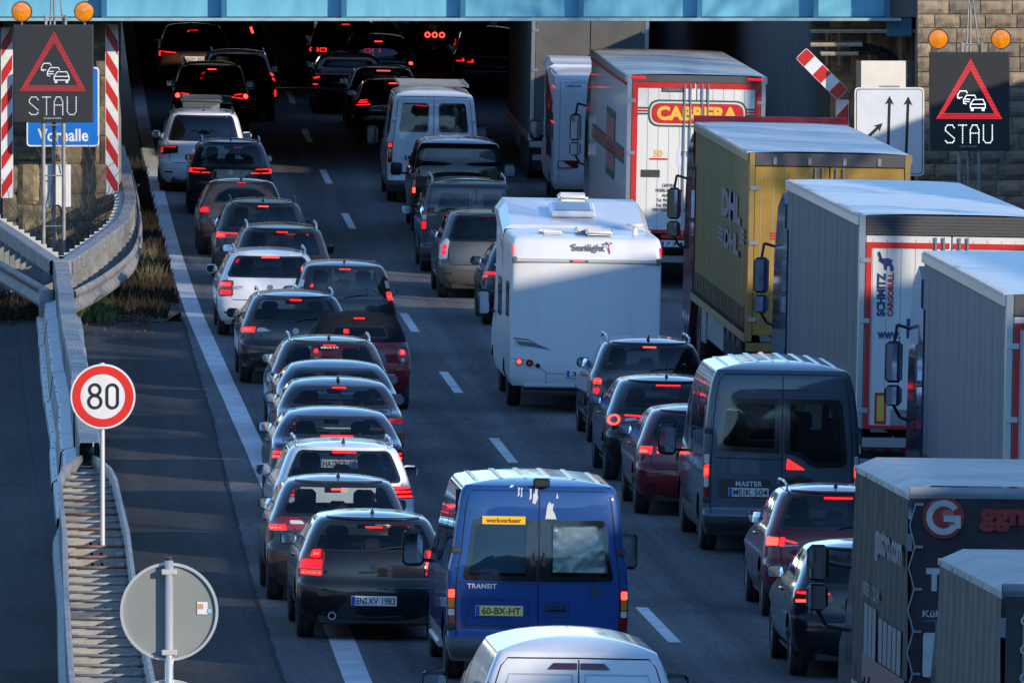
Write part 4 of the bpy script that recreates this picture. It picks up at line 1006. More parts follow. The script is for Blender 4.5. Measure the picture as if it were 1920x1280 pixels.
def striped(label, corners, Y, nst, slope, ends=.03, grp='red and white striped marker boards', angle=0, bars=None, y_off=0):
    """marker board: white plate with red bars as thin plates on it"""
    (x0, y0, x1, y1) = corners; a = at(x0, y1, Y); c = at(x1, y0, Y); w = c.x - a.x; h = c.z - a.z
    e = thing('marker_board', label, 'marker board', (a.x + w / 2, Y, a.z), (0, angle, 0), grp)
    MB().plate(rpoly([(-w / 2, 0), (w / 2, 0), (w / 2, h), (-w / 2, h)], ends), 0, .03).build('plate', whitep, e)
    st_ = h / nst
    for k in range(-1, nst + 1):
        zz = (k + .25) * st_; t = st_ * .5; d = slope * w / 2
        P = [(-w / 2 + .012, zz - d), (w / 2 - .012, zz + d), (w / 2 - .012, zz + d + t), (-w / 2 + .012, zz - d + t)]
        lo, hi = .012, h - .012
        def clip(P, z, sgn):
            out = []
            for i in range(len(P)):
                p, q = P[i - 1], P[i]; a_, b_ = (p[1] - z) * sgn, (q[1] - z) * sgn
                if (a_ >= 0) != (b_ >= 0): tt = a_ / (a_ - b_); out.append((p[0] + (q[0] - p[0]) * tt, z))
                if b_ >= 0: out.append(q)
            return out
        P = clip(P, lo, 1); P = clip(P, hi, -1) if len(P) > 2 else P
        if len(P) > 2: MB().plate(P, -.004, .003).build('red_stripe', redp, e)
    return e
striped('tall striped marker board on the right edge of the left pier', (198, 46, 222, 365), 237.5, 6, -1.5)
striped('tall striped marker board at the left picture edge beside the pier', (2, 52, 24, 371), 237.4, 6, 1.35)
striped('short upright striped board partly hidden by the yellow trailer', (1567, 187, 1592, 262), 236, 1, 1.0)
p = at(1541, 139, 235.8); w_, h_ = .30, 1.16
e = thing('marker_board', 'tilted striped bar above the yellow trailer roof', 'marker board', p, (0, R(-45), 0), 'red and white striped marker boards')
MB().plate(rpoly([(-w_ / 2, -h_ / 2), (w_ / 2, -h_ / 2), (w_ / 2, h_ / 2), (-w_ / 2, h_ / 2)], .06), 0, .03).build('plate', whitep, e)
for k in (-2, 0, 2):
    z0, z1 = max(-h_ / 2 + .01, (k - .5) * h_ / 5), min(h_ / 2 - .01, (k + .5) * h_ / 5)
    MB().plate(rpoly([(-w_ / 2 + .01, z0), (w_ / 2 - .01, z0), (w_ / 2 - .01, z1), (-w_ / 2 + .01, z1)], [.05 if k < 0 else .001, .05 if k < 0 else .001, .05 if k > 0 else .001, .05 if k > 0 else .001]), -.004, .003).build('red_stripe', redp, e)
MB().bar((0, .06, -h_ * .3), (0, .9, -h_ * .3), .025, 8).build('support', steel_dk, e)
# blue place sign
bl_m = M('sign_blue', (.004, .14, .52), .4, var=(.004, .125, .46), vscale=3)
a = at(50, 275, 237.0); c = at(186, 126, 237.0); w, h = c.x - a.x, c.z - a.z
e = thing('place_sign', 'blue sign reading Vorhalle behind the left jam warning board', 'sign', (a.x + w / 2, 237.0, a.z))
MB().plate(rpoly([(-w / 2, 0), (w / 2, 0), (w / 2, h), (-w / 2, h)], .08), 0, .04).build('border', whitep, e)
MB().plate(rpoly([(-w / 2 + .03, .03), (w / 2 - .03, .03), (w / 2 - .03, h - .03), (-w / 2 + .03, h - .03)], .06), -.004, .003).build('panel', bl_m, e)
text('Vorhalle', whitep, e, (0, -.008, .225), w=1.0, h=.25, bold=.022)
# white sign with lane arrows
a = at(1602, 330, 233.0); c = at(1733, 164, 233.0); w, h = c.x - a.x, c.z - a.z
e = thing('lane_sign', 'white lane sign with black arrows partly hidden behind the trailers', 'sign', (a.x + w / 2, 233.0, a.z))
wsg = M('sign_white', (.62, .66, .70), .45, var=(.56, .60, .64), vscale=2.5)
MB().plate(rpoly([(-w / 2, 0), (w / 2, 0), (w / 2, h), (-w / 2, h)], .09), 0, .04).build('plate', whitep, e)
MB().plate(rpoly([(-w / 2 + .03, .03), (w / 2 - .03, .03), (w / 2 - .03, h - .03), (-w / 2 + .03, h - .03)], .08), -.003, .002).build('border_line', blackp, e)
MB().plate(rpoly([(-w / 2 + .045, .045), (w / 2 - .045, .045), (w / 2 - .045, h - .045), (-w / 2 + .045, h - .045)], .07), -.006, .002).build('panel', wsg, e)
def arrow(x0, z0, x1, z1, wd=.055, hd=.18):
    d = Vector((x1 - x0, z1 - z0)); L = d.length; d.normalize(); n = Vector((-d.y, d.x)); P0 = Vector((x0, z0)); P1 = Vector((x1, z1)); m = P1 - d * hd * .8
    P = [P0 + n * wd / 2, P0 - n * wd / 2, m - n * wd / 2, m - n * hd / 2 - d * .03, P1, m + n * hd / 2 - d * .03, m + n * wd / 2]
    MB().plate([tuple(q) for q in P], -.009, .002).build('arrow', blackp, e)
cx = lambda px: at(px, 200, 233.0).x - e.location.x; cz = lambda py: at(1650, py, 233.0).z - e.location.z
arrow(cx(1664), .1, cx(1668), cz(180)); arrow(cx(1698), .1, cx(1703), cz(181)); arrow(cx(1618), cz(266), cx(1655), cz(231), .06, .17)
for sx in (-.4, .4): MB().bar((sx, .07, -3.2), (sx, .07, h * .9), .035, 8).build('post', steel, e)
MB().box(-.2, .2, .05, .09, h - .03, h + .03, .01).build('clip', steel, e)
# speed limit sign
c = at(193, 743, 140.0); gb = G(-6.5, 140.0).z
e = thing('speed_limit_sign', 'round red and white 80 speed limit sign on a slim pole', 'traffic sign', (c.x, 140.0, gb)); zc = c.z - gb
MB().disc((0, 0, zc), .38, 48, thick=.025).build('disc', whitep, e)
MB().disc((0, -.004, zc), .358, 48, r0=.262).build('red_ring', M('sign_red', (.66, .028, .018), .35, var=(.60, .024, .016), vscale=5), e)
def stroke(mb, pts, w, y, closed=True):
    n = len(pts); ins = []; out = []
    for i in range(n):
        p = Vector(pts[i]); d = (Vector(pts[(i + 1) % n]) - Vector(pts[i - 1])).normalized(); nn = Vector((d.y, -d.x)); ins.append(p - nn * w / 2); out.append(p + nn * w / 2)
    vs = [(q.x, y, q.y) for q in ins + out]; mb.add(vs, [(i, (i + 1) % n, n + (i + 1) % n, n + i) for i in range(n)])
dg = MB(); stroke(dg, ell(-.093, zc + .078, .062, .062, 28), .034, -.006); stroke(dg, ell(-.093, zc - .062, .072, .072, 28), .034, -.0065)
P = []; 
for k in range(15): P.append((.11 + .062 * math.cos(math.pi * k / 14), zc + .076 + .062 * math.sin(math.pi * k / 14)))
for k in range(15): P.append((.11 - .062 * math.cos(math.pi * k / 14), zc - .072 - .062 * math.sin(math.pi * k / 14)))
stroke(dg, P, .034, -.006); dg.build('digits', blackp, e)
MB().bar((-.01, .055, .62), (-.01, .055, zc + .39), .03, 10).build('pole', M('pole_galv', (.52, .53, .53), .45, .4), e)
for q in (.22, -.22): MB().box(-.05, .03, .028, .09, zc + q - .02, zc + q + .02).build('clamp', steel, e)
# round sign seen from behind, close to the camera
c = at(317, 1147, 92.0); gb = G(-7.0, 92.0).z
e = thing('sign_back', 'back of a round grey sign on a post in the left foreground', 'traffic sign', (c.x, 92.0, gb)); zc = c.z - gb
gs = M('sign_back_grey', (.19, .21, .205), .55, var=(.215, .235, .23), vscale=3)
for k, z in enumerate((zc, zc - .90)):
    MB().disc((0, .06, z), .362, 64, thick=.004).build('plate', gs, e)
    MB().disc((0, .035, z), .378, 64, r0=.357, thick=.03).build('rim', M('rim_alu', (.60, .60, .59), .35, .5), e)
    for q in (.31, -.31):
        MB().box(-.06, .06, -.035, .062, z + q - .022, z + q + .022, .008).build('clamp', M('bright_steel'), e)
MB().bar((0, 0, -.2), (0, 0, zc + .40), .032, 20).build('post', M('post_alu', (.62, .61, .58), .35, .6), e, True)
MB().bar((0, 0, zc + .40), (0, 0, zc + .425), .033, 20).build('post_cap', blackm, e)
MB().box(.215, .295, .052, .059, zc - .02, zc + .075).build('sticker', platew, e)
MB().box(.22, .262, .0505, .0525, zc + .02, zc + .06).build('sticker_print', M('sticker_orange', (.55, .25, .12), .6), e)
MB().box(.29, .325, .052, .059, zc - .01, zc + .02).build('sticker_corner', M('sticker_blue', (.25, .5, .7), .5), e)
# ------------------------------------------------------------------ cars
P_BLACK = paint('paint_black', (.006, .007, .009), .3, .3, .03)
P_BLACK2 = paint('paint_black_dusty', (.008, .009, .011), .3, .32, .08)
P_GREY = paint('paint_dark_grey', (.022, .024, .028), .55, .3, .2)
P_GREY2 = paint('paint_grey', (.055, .058, .065), .6, .3, .2)
P_BROWN = paint('paint_brown', (.055, .038, .033), .5, .34, .3)
P_WHITE = paint('paint_white', (.68, .69, .70), .0, .35, .16)
P_SILVER = paint('paint_silver', (.30, .31, .32), .7, .32, .2)
P_RED = paint('paint_dark_red', (.19, .005, .013), .35, .32, .06)
P_RED2 = paint('paint_red', (.15, .004, .009), .3, .32, .06)
P_BLUE = paint('paint_deep_blue', (.012, .022, .05), .5, .3, .15)
P_ORANGE = paint('paint_copper', (.065, .028, .018), .5, .34, .15)
P_OLIVE = paint('paint_olive_grey', (.085, .085, .075), .6, .33, .3)
QG = 'cars queueing on the motorway'
ring = lambda cx, cz, r1x, r1z, r2x, r2z, m: (ell(cx, cz, r1x, r1z, 24), ell(cx, cz, r2x, r2z, 24), m)

# left queue, nearest first
car('hatchback', 'black hatchback with EN plate straddling the solid white line', 'car', -3.5, 136.25, P_BLACK, 4.24, 1.75, 1.43, belt=.99, yb=.13, yt=.52, wb_x=.88, wt_x=.86,
    lights=dict(lens=[rpoly([(.67, .735), (.97, .74), (.985, .90), (.90, 1.0), (.75, 1.05), (.665, .98)], .03)], lit=[box_p(.68, .95, .75, .80), rpoly([(.73, .945), (.86, .945), (.86, 1.02), (.75, 1.03)], .02)], hot=[box_p(.70, .93, .762, .785, .008), box_p(.76, .83, .965, 1.0, .01)], dim=[box_p(.69, .96, .82, .92)]),
    stop=1.275, pl='EN:XV 1983', plz=.47, fin='rod', badge=(.845, .042, None), exhaust=True, gl=GL_D, bumper_z=.3, mcol=paint('paint_mirror_blue', (.01, .05, .12), .3, .3, .05), wing=True)
car('hatchback', 'dark grey hatchback behind whose window a white car shows, beside the white line', 'car', -3.64, 142.7, P_GREY, 4.05, 1.73, 1.48, belt=1.02, yb=.10, yt=.55, wb_x=.90, wt_x=.84, gl=GL_C,
    lights=dict(lens=[rpoly([(.40, .92), (.55, .875), (.97, .85), (.99, .95), (.88, 1.025), (.60, 1.02)], .03)], clear=[rpoly([(.50, .945), (.70, .94), (.72, .985), (.55, .985)], .02)], lit=[rpoly([(.74, .862), (.965, .862), (.985, .92), (.76, .93)], .02)], hot=[rpoly([(.80, .875), (.95, .872), (.96, .90), (.81, .905)], .01)]),
    stop=1.335, stopm=LITH, fin='rod', refl=.55)
car('estate_car', 'white estate car with dark roof rails and HA plate visible through its window', 'car', -3.30, 150.1, P_WHITE, 4.5, 1.80, 1.50, kind='wagon', belt=1.0, yb=.12, yt=.40, wb_x=.88, wt_x=.84, gl=GL_D,
    lights=dict(lens=[rpoly([(.62, .84), (.98, .83), (.985, .97), (.64, .985)], .03)], lit=[box_p(.70, .965, .845, .87, .008), box_p(.72, .96, .90, .925, .008), box_p(.72, .96, .95, .965, .006)], hot=[box_p(.75, .95, .85, .865, .006)]),
    stop=1.395, rails=alu, fin='shark', brx=.22)
car('saloon_car', 'dark blue saloon showing an M plate through its rear window', 'car', -3.05, 159.0, P_BLUE, 4.6, 1.80, 1.43, kind='sedan', yt=1.0, wb_x=.86, wt_x=.80, gl=GL_C, fin=None, pl='HA:NZ 10', plz=.76,
    lights=dict(lens=[rpoly([(.66, .80), (.98, .80), (.985, .94), (.70, .96)], .03)], lit=[box_p(.74, .96, .82, .85), box_p(.74, .96, .88, .905)], hot=[box_p(.78, .95, .83, .845, .006)]), stop=1.085, spoiler=False, wiper=False, brx=.26)
car('saloon_car', 'dark saloon with M:S plate and diamond badge, roof fin antenna', 'car', -2.75, 166.4, P_BLACK2, 4.6, 1.81, 1.45, kind='sedan', yt=1.0, wb_x=.86, wt_x=.80, gl=GL_D, fin='shark',
    lights=dict(lens=[rpoly([(.60, .82), (.98, .79), (.985, .96), (.66, .965)], .03)], lit=[box_p(.70, .96, .86, .89), box_p(.84, .96, .80, .84)], hot=[box_p(.74, .95, .865, .883, .006)]), stop=1.345, spoiler=False, wiper=False, pl='M:S 6762', plz=.78)
car('coupe', 'dark coupe with long sloping rear window in the tight queue', 'car', -2.6, 171.8, P_BLUE, 4.5, 1.80, 1.42, kind='sedan', yt=1.1, wb_x=.88, wt_x=.82, gl=GL_D, fin=None,
    lights=dict(lens=[rpoly([(.62, .80), (.98, .80), (.985, .95), (.66, .97)], .03)], lit=[box_p(.72, .96, .81, .86), box_p(.86, .96, .87, .94)], hot=[box_p(.80, .95, .82, .85, .006)]), spoiler=False, wiper=False, brx=.1, mcol=P_SILVER)
car('hatchback', 'dark brown hatchback with silver roof bars and lit left mirror', 'car', -2.5, 178.0, paint('paint_umber', (.028, .024, .024), .5, .32, .25), 4.2, 1.79, 1.48, belt=1.03, yb=.14, yt=.55, wb_x=.88, wt_x=.84, gl=GL_D, rails=alu, fin='shark',
    lights=dict(lens=[rpoly([(.60, .86), (.98, .80), (.985, .98), (.80, 1.02), (.62, .96)], .03)], lit=[rpoly([(.74, .87), (.965, .83), (.975, .95), (.78, .95)], .03)], hot=[rpoly([(.80, .88), (.95, .86), (.95, .90), (.82, .91)], .01)]), stop=1.375, name_txt=[('RENAULT', 0, 1.335, .26, platew)])
car('convertible', 'small dark red car with black fabric roof', 'car', -1.78, 185.8, P_RED, 3.57, 1.63, 1.49, belt=1.0, yb=.13, yt=.62, wb_x=.62, wt_x=.60, ze_d=.075, gl=GL_C, winpoly=rpoly([(-.64, 1.10), (.64, 1.10), (.60, 1.29), (-.60, 1.29)], .05), fin=None, spoiler=False, wiper=False, n=2.4, mcol=P_BLACK2, roofpaint=(M('soft_top_fabric', (.008, .009, .012), .85, spec=.1, var=(.014, .014, .018), vscale=8), 1.04),
    lights=dict(lens=[ell(.83, .84, .105, .115)], lit=[rpoly([(.79, .86), (.88, .86), (.89, .93), (.79, .93)], .02)], hot=[ell(.835, .90, .03, .022)], clear=[ell(.83, .78, .04, .03)], lensm=M('pale_red_lens', (.36, .09, .10), .15, coat=.6)), stop=1.385, pl='K:AR 53', plz=.60)
car('estate_car', 'dark grey estate car with silver roof rails left of the red convertible', 'car', -2.58, 192.3, P_GREY, 4.54, 1.80, 1.455, kind='wagon', belt=.98, yb=.13, yt=.50, wb_x=.89, wt_x=.84, gl=GL_D, rails=alu, fin=None,
    lights=dict(lens=[rpoly([(.36, .86), (.60, .83), (.975, .82), (.985, .93), (.62, .945)], .03)], lit=[rpoly([(.74, .835), (.965, .83), (.975, .90), (.74, .92)], .02)], hot=[rpoly([(.80, .86), (.93, .855), (.93, .895), (.80, .90)], .01)], clear=[rpoly([(.46, .86), (.70, .845), (.70, .905), (.58, .91)], .015)]), stop=1.365, badge=(.87, .05, alu), refl=.40)
car('compact_van', 'black compact people carrier with chevron badge and high tail lights', 'car', -1.55, 199.9, P_BLACK2, 4.08, 1.77, 1.62, kind='mpv', belt=1.0, yb=.10, yt=.28, wb_x=.80, wt_x=.78, gl=GL_C, fin='rod', n=3.2, br=.36, spoiler=False,
    lights=dict(lens=[rpoly([(.86, .98), (.985, .96), (.985, 1.36), (.90, 1.40)], .03)], lit=[box_p(.875, .98, 1.0, 1.14)], hot=[box_p(.89, .97, 1.02, 1.10, .01)], clear=[box_p(.89, .975, 1.20, 1.32)]), stop=1.505)
car('estate_car', 'white estate car with roof rails, second white car of the left queue', 'car', -2.62, 206.4, P_WHITE, 4.66, 1.81, 1.47, kind='wagon', belt=1.0, yb=.11, yt=.40, wb_x=.90, wt_x=.86, gl=GL_P, rails=alu, fin=None,
    lights=dict(lens=[rpoly([(.70, .70), (.97, .68), (.985, .94), (.90, .97), (.72, .96)], .03)], lit=[box_p(.76, .96, .86, .93)], hot=[box_p(.78, .95, .88, .91, .01)], dim=[box_p(.74, .95, .72, .80)]), stop=1.375, stopm=LITH, pl='', plz=.62, badge=(.86, .05, steel_dk), name_txt=[('ŠKODA', -.58, .855, .26, steel_dk)], refl=.40, brx=.22)
car('suv', 'dark SUV with silver rails just ahead of the white estate', 'car', -2.25, 212.8, P_BLACK2, 4.5, 1.84, 1.61, kind='suv', belt=1.06, yb=.12, yt=.42, wb_x=.87, wt_x=.83, gl=GL_P, rails=alu, fin=None, clad=.5, wheel_r=.35,
    lights=dict(lens=[rpoly([(.52, .93), (.985, .92), (.985, 1.04), (.56, 1.03)], .03)], lit=[box_p(.76, .97, .95, 1.02)], hot=[box_p(.82, .95, .97, 1.0, .01)]), stop=1.50)
car('suv', 'black SUV with dark roof rails and wide red tail light band', 'car', -2.35, 222.8, P_BLACK, 4.25, 1.80, 1.60, kind='suv', belt=1.06, yb=.12, yt=.40, wb_x=.88, wt_x=.83, gl=GL_P, rails=blackm, fin='shark', clad=.5, wheel_r=.34,
    lights=dict(lens=[rpoly([(.48, .90), (.985, .90), (.985, 1.02), (.52, 1.0)], .03)], lit=[box_p(.50, .97, .985, 1.0, .006), box_p(.80, .975, .91, 1.0)], hot=[box_p(.84, .95, .93, .98, .01)]), stop=1.485, stopm=LITH)
car('small_hatchback', 'brown small hatchback with rounded rear window', 'car', -2.52, 233.6, P_BROWN, 3.7, 1.72, 1.48, belt=1.02, yb=.12, yt=.60, gl=GL_D, fin='rod', n=2.4,
    winpoly=rpoly([(-.70, 1.04), (.70, 1.04), (.62, 1.22), (.36, 1.32), (-.36, 1.32), (-.62, 1.22)], .08), gaps=True, wb_x=.8, mcol=P_BLACK2,
    lights=dict(lens=[rpoly([(.70, .83), (.97, .80), (.985, .95), (.84, 1.0), (.71, .96)], .05)], dim=[rpoly([(.74, .86), (.94, .84), (.95, .93), (.78, .95)], .04)], hot=[]), stop=1.40, stopm=LITD)
car('suv', 'dark grey small SUV just behind the white people carrier', 'car', -2.43, 249.2, P_GREY, 4.14, 1.78, 1.55, kind='suv', belt=1.04, yb=.12, yt=.42, wb_x=.87, wt_x=.83, gl=GL_D, rails=alu, fin='rod', clad=.42, wheel_r=.33,
    lights=dict(lens=[rpoly([(.44, .86), (.72, .85), (.98, .87), (.985, .985), (.62, .975)], .02)], lit=[rpoly([(.48, .875), (.70, .87), (.70, .885), (.50, .89)], .004), rpoly([(.74, .875), (.965, .88), (.97, .90), (.74, .895)], .004), box_p(.92, .97, .89, .97), rpoly([(.60, .95), (.97, .955), (.97, .97), (.62, .965)], .004)]), badge=(.90, .05, alu), spoiler=True)
car('people_carrier', 'white people carrier with a dark roof box at the underpass mouth', 'car', -2.85, 258.2, P_WHITE, 4.85, 1.90, 1.74, kind='mpv', belt=1.08, yb=.12, yt=.38, wb_x=.88, wt_x=.85, gl=GL_P, rails=blackm, fin='rod', finx=-.0, wheel_r=.33,
    lights=dict(lens=[rpoly([(.58, .85), (.97, .80), (.985, 1.0), (.60, 1.0)], .02)], dim=[rpoly([(.63, .965), (.96, .965), (.96, .98), (.64, .98)], .004), box_p(.93, .965, .84, .95)], lensm=LENSD), stop=1.62, stopm=LENSD, pl='E', plz=.74, badge=(.92, .04, alu), refl=.42)
rb = thing('roof_box', 'dark roof box on the white people carrier', 'roof box', G(-2.85, 259.9, 1.83), (pit_at(260), R(1.1), yaw_at(260)))
MB().box(-.46, .46, -.1, 1.6, .02, .14, .05).build('shell', darkm, rb, True); MB().box(-.40, .40, .2, .26, -.08, .02).box(-.40, .40, 1.2, 1.26, -.08, .02).build('crossbar', alu, rb)
# in the underpass, left lane
dkl = dict(lens=[rpoly([(.56, .86), (.97, .84), (.985, .98), (.80, 1.0), (.60, .94)], .03)])
car('suv', 'black SUV with wide lit tail lights in the dark underpass', 'car', -2.28, 283.3, P_BLACK, 4.6, 1.86, 1.67, kind='suv', belt=1.05, yb=.12, yt=.40, wb_x=.88, wt_x=.83, rails=blackm, fin=None, clad=.5, wheel_r=.35,
    lights=dict(lens=[rpoly([(.50, .90), (.70, .86), (.98, .84), (.985, 1.0), (.72, 1.0)], .03)], lit=[rpoly([(.52, .895), (.80, .86), (.80, .875), (.54, .91)], .004), rpoly([(.58, .96), (.80, .985), (.80, .97), (.60, .945)], .004)], hot=[ell(.88, .92, .06, .055)]), stop=1.535, stopm=LITH)
car('suv', 'black SUV with stacked lights on its right rear corner in the underpass', 'car', -1.55, 290.0, P_BLACK, 4.6, 1.88, 1.66, kind='suv', belt=1.10, yb=.12, yt=.40, wb_x=.80, wt_x=.78, rails=alu, fin=None, clad=.5, wheel_r=.35, seats=False,
    lights=dict(lens=[box_p(.88, .985, .92, 1.25)], lit=[rpoly([(.90, 1.03), (.98, .96), (.98, 1.03)], .01), rpoly([(.90, 1.12), (.98, 1.08), (.98, 1.15), (.90, 1.16)], .01), box_p(.955, .985, .60, .76, .01)]), spoiler=True)
car('suv', 'copper SUV with AC plate deep in the underpass', 'car', -2.42, 304.4, P_ORANGE, 4.4, 1.84, 1.63, kind='suv', belt=1.06, yb=.12, yt=.42, fin=None, clad=.45, wheel_r=.34, seats=False,
    lights=dict(lens=[rpoly([(.48, .93), (.975, .84), (.985, .97), (.62, 1.0)], .02)], lit=[rpoly([(.50, .93), (.95, .955), (.95, .975), (.52, .95)], .004), rpoly([(.93, .85), (.97, .85), (.975, .97), (.94, .97)], .006)], sides=(-1,)), pl='AC:H 203', plz=.80, stop=1.50, stopm=LITD)
car('suv', 'dark car farthest along the left lane, its right light a red column', 'car', -1.6, 314.5, P_BLACK2, 4.4, 1.84, 1.63, kind='suv', belt=1.06, yb=.12, yt=.42, fin=None, wheel_r=.34, seats=False,
    lights=dict(lens=[box_p(.90, .985, .95, 1.30)], hot=[box_p(.91, .975, .98, 1.14)]), stop=None)
# in the underpass, middle lane
car('hatchback', 'black car with arrow shaped tail light directly ahead of the white van', 'car', 1.95, 281.6, P_BLACK, 4.3, 1.80, 1.48, belt=1.0, yt=.5, fin=None, seats=False,
    lights=dict(lens=[rpoly([(.58, .84), (.97, .82), (.985, .98), (.66, 1.0)], .03)], lit=[rpoly([(.60, .87), (.95, .845), (.95, .862), (.60, .89)], .004), rpoly([(.66, .93), (.92, .90), (.92, .918), (.68, .95)], .004), rpoly([(.70, .98), (.90, .95), (.90, .965), (.72, .99)], .004)]), stop=1.36, stopm=LITH, pl='F', plz=.78)
car('hatchback', 'dark car second ahead of the white van with long brake light strip', 'car', 1.9, 287.4, P_BLACK2, 4.2, 1.80, 1.50, belt=1.0, yt=.5, fin=None, seats=False, lights=dict(**dkl, lit=[box_p(.90, .97, .86, .88, .006)]), stop=1.39, stopm=LITH, brx=.24)
car('saloon_car', 'black saloon beside the second dash inside the underpass', 'car', 1.25, 294.0, P_BLACK, 4.6, 1.82, 1.45, kind='sedan', yt=1.0, fin=None, seats=False, lights=dict(**dkl, lit=[rpoly([(.80, .90), (.95, .86), (.96, .89), (.82, .93)], .01), box_p(.84, .96, .72, .74, .006)]), spoiler=False, wiper=False)
car('suv', 'dark SUV with lit brake strip and right tail light deep in the underpass', 'car', 2.15, 300.8, P_BLACK2, 4.4, 1.84, 1.62, kind='suv', belt=1.05, yt=.4, fin=None, seats=False, rails=blackm, lights=dict(lens=[box_p(.84, .985, .90, 1.02)], hot=[box_p(.87, .97, .92, .99)], sides=(1,)), stop=1.48, stopm=LITH, clad=.4)
car('suv', 'black SUV with paired rectangular tail lights deep in the underpass', 'car', 1.5, 307.6, P_BLACK, 4.6, 1.90, 1.70, kind='suv', belt=1.08, yt=.4, fin=None, seats=False, clad=.4,
    lights=dict(lens=[box_p(.52, .98, .88, 1.0)], ring=[(box_p(.74, .97, .885, .985, .02), box_p(.77, .945, .90, .97, .015), LIT), (box_p(.52, .70, .885, .985, .02), box_p(.545, .675, .90, .97, .015), LIT)]), stop=1.58, stopm=LIT)
car('suv', 'dark SUV with two small lit segments in the right underpass lane', 'car', 5.1, 304.6, P_BLACK2, 4.6, 1.88, 1.68, kind='suv', belt=1.06, yt=.4, fin=None, seats=False, clad=.4, lights=dict(lens=[box_p(.50, .985, .84, 1.0)], lit=[box_p(.70, .92, .86, .875, .005), box_p(.72, .76, .86, .93, .005), box_p(.44, .62, .84, .855, .005), box_p(.46, .50, .84, .91, .005)], sides=(-1,)))

# middle lane, nearest first
car('hatchback', 'black hatchback beside the grey tarpaulin truck, nearest in its lane', 'car', 1.80, 131.6, P_BLACK, 4.28, 1.79, 1.47, belt=1.0, yb=.10, yt=.52, wb_x=.88, wt_x=.84, fin=None, gl=GL_P,
    lights=dict(lens=[rpoly([(.50, .86), (.975, .82), (.985, .97), (.56, .965)], .02)], lit=[rpoly([(.66, .925), (.96, .93), (.965, .955), (.68, .95)], .006), rpoly([(.56, .93), (.66, .93), (.66, .95), (.58, .95)], .004)], hot=[rpoly([(.74, .845), (.95, .835), (.955, .865), (.76, .875)], .008)]), refl=.52)
car('suv', 'dark red small SUV with chrome roof rails and fin antenna', 'car', 2.22, 141.5, P_RED2, 4.14, 1.78, 1.55, kind='suv', belt=1.04, yb=.12, yt=.45, wb_x=.88, wt_x=.84, gl=GL_D, rails=alu, fin='rod', clad=.40, wheel_r=.33,
    lights=dict(lens=[rpoly([(.52, .90), (.70, .855), (.975, .85), (.985, .985), (.74, .97)], .02)], lit=[rpoly([(.56, .91), (.74, .945), (.74, .93), (.60, .90)], .004), rpoly([(.74, .865), (.80, .865), (.80, .965), (.74, .965)], .01)], hot=[rpoly([(.82, .87), (.965, .87), (.97, .965), (.82, .96)], .015)], clear=[rpoly([(.54, .875), (.74, .86), (.74, .875), (.56, .89)], .004)]), stop=1.42, stopm=LIT, brx=.25, refl=.62, badge=(.93, .05, alu))
car('hatchback', 'dark red hatchback with its left flank beside the grey van', 'car', 1.95, 161.4, P_RED2, 4.26, 1.79, 1.45, belt=1.0, yb=.10, yt=.52, wb_x=.88, wt_x=.84, gl=GL_P, fin=None,
    lights=dict(lens=[rpoly([(.52, .83), (.975, .81), (.985, .95), (.58, .955)], .03)], lit=[rpoly([(.77, .84), (.80, .835), (.80, .91), (.95, .91), (.95, .93), (.77, .935)], .004), rpoly([(.58, .84), (.61, .84), (.61, .905), (.70, .91), (.70, .93), (.58, .93)], .004)], hot=[box_p(.83, .94, .85, .89, .01), box_p(.63, .69, .85, .89, .01)]), refl=.40, exhaust=False)
car('hatchback', 'black hatchback with glowing ring tail lights', 'car', 1.98, 168.9, P_BLACK, 4.35, 1.80, 1.46, belt=1.0, yb=.12, yt=.60, wb_x=.84, wt_x=.80, gl=GL_D, fin='rod', br=.5, n=2.5,
    lights=dict(lens=[rpoly([(.44, .885), (.74, .845), (.97, .80), (.985, .94), (.74, .965)], .03)], lit=[rpoly([(.44, .925), (.72, .935), (.72, .955), (.46, .945)], .004)], ring=[ring(.87, .875, .095, .075, .062, .05, LITH)], clear=[rpoly([(.50, .885), (.70, .86), (.70, .90), (.54, .915)], .01)]), stop=1.375, stopm=LIT, brx=.25)
car('compact_suv', 'grey compact SUV with rounded roof rails behind the white motorhome', 'car', 2.25, 178.0, P_GREY2, 4.30, 1.82, 1.56, kind='suv', belt=1.06, yb=.09, yt=.33, wb_x=.92, wt_x=.88, gl=GL_P, rails=alu, fin='shark', n=3.2, wheel_r=.33, mcol=P_BLACK,
    lights=dict(lens=[rpoly([(.775, .70), (.93, .69), (.955, .95), (.93, 1.0), (.80, 1.0), (.765, .95)], .07)], lit=[rpoly([(.79, .90), (.935, .90), (.925, .985), (.81, .985)], .03)], hot=[rpoly([(.80, .925), (.92, .925), (.915, .965), (.81, .965)], .02)], dim=[ell(.86, .80, .05, .05)], clear=[]), stop=1.445, stopm=LITH, badge=(.86, .05, chrome))
car('hatchback', 'black car mostly hidden behind the left side of the white motorhome', 'car', 2.15, 211.4, P_BLACK, 4.3, 1.80, 1.48, belt=1.0, yt=.5, fin=None, gl=GL_P, lights=dict(lens=[rpoly([(.60, .86), (.975, .84), (.985, .98), (.66, .98)], .02)], lit=[box_p(.90, .97, .86, .88, .006)], dim=[box_p(.70, .96, .90, .95)]), pl='', plz=.90)
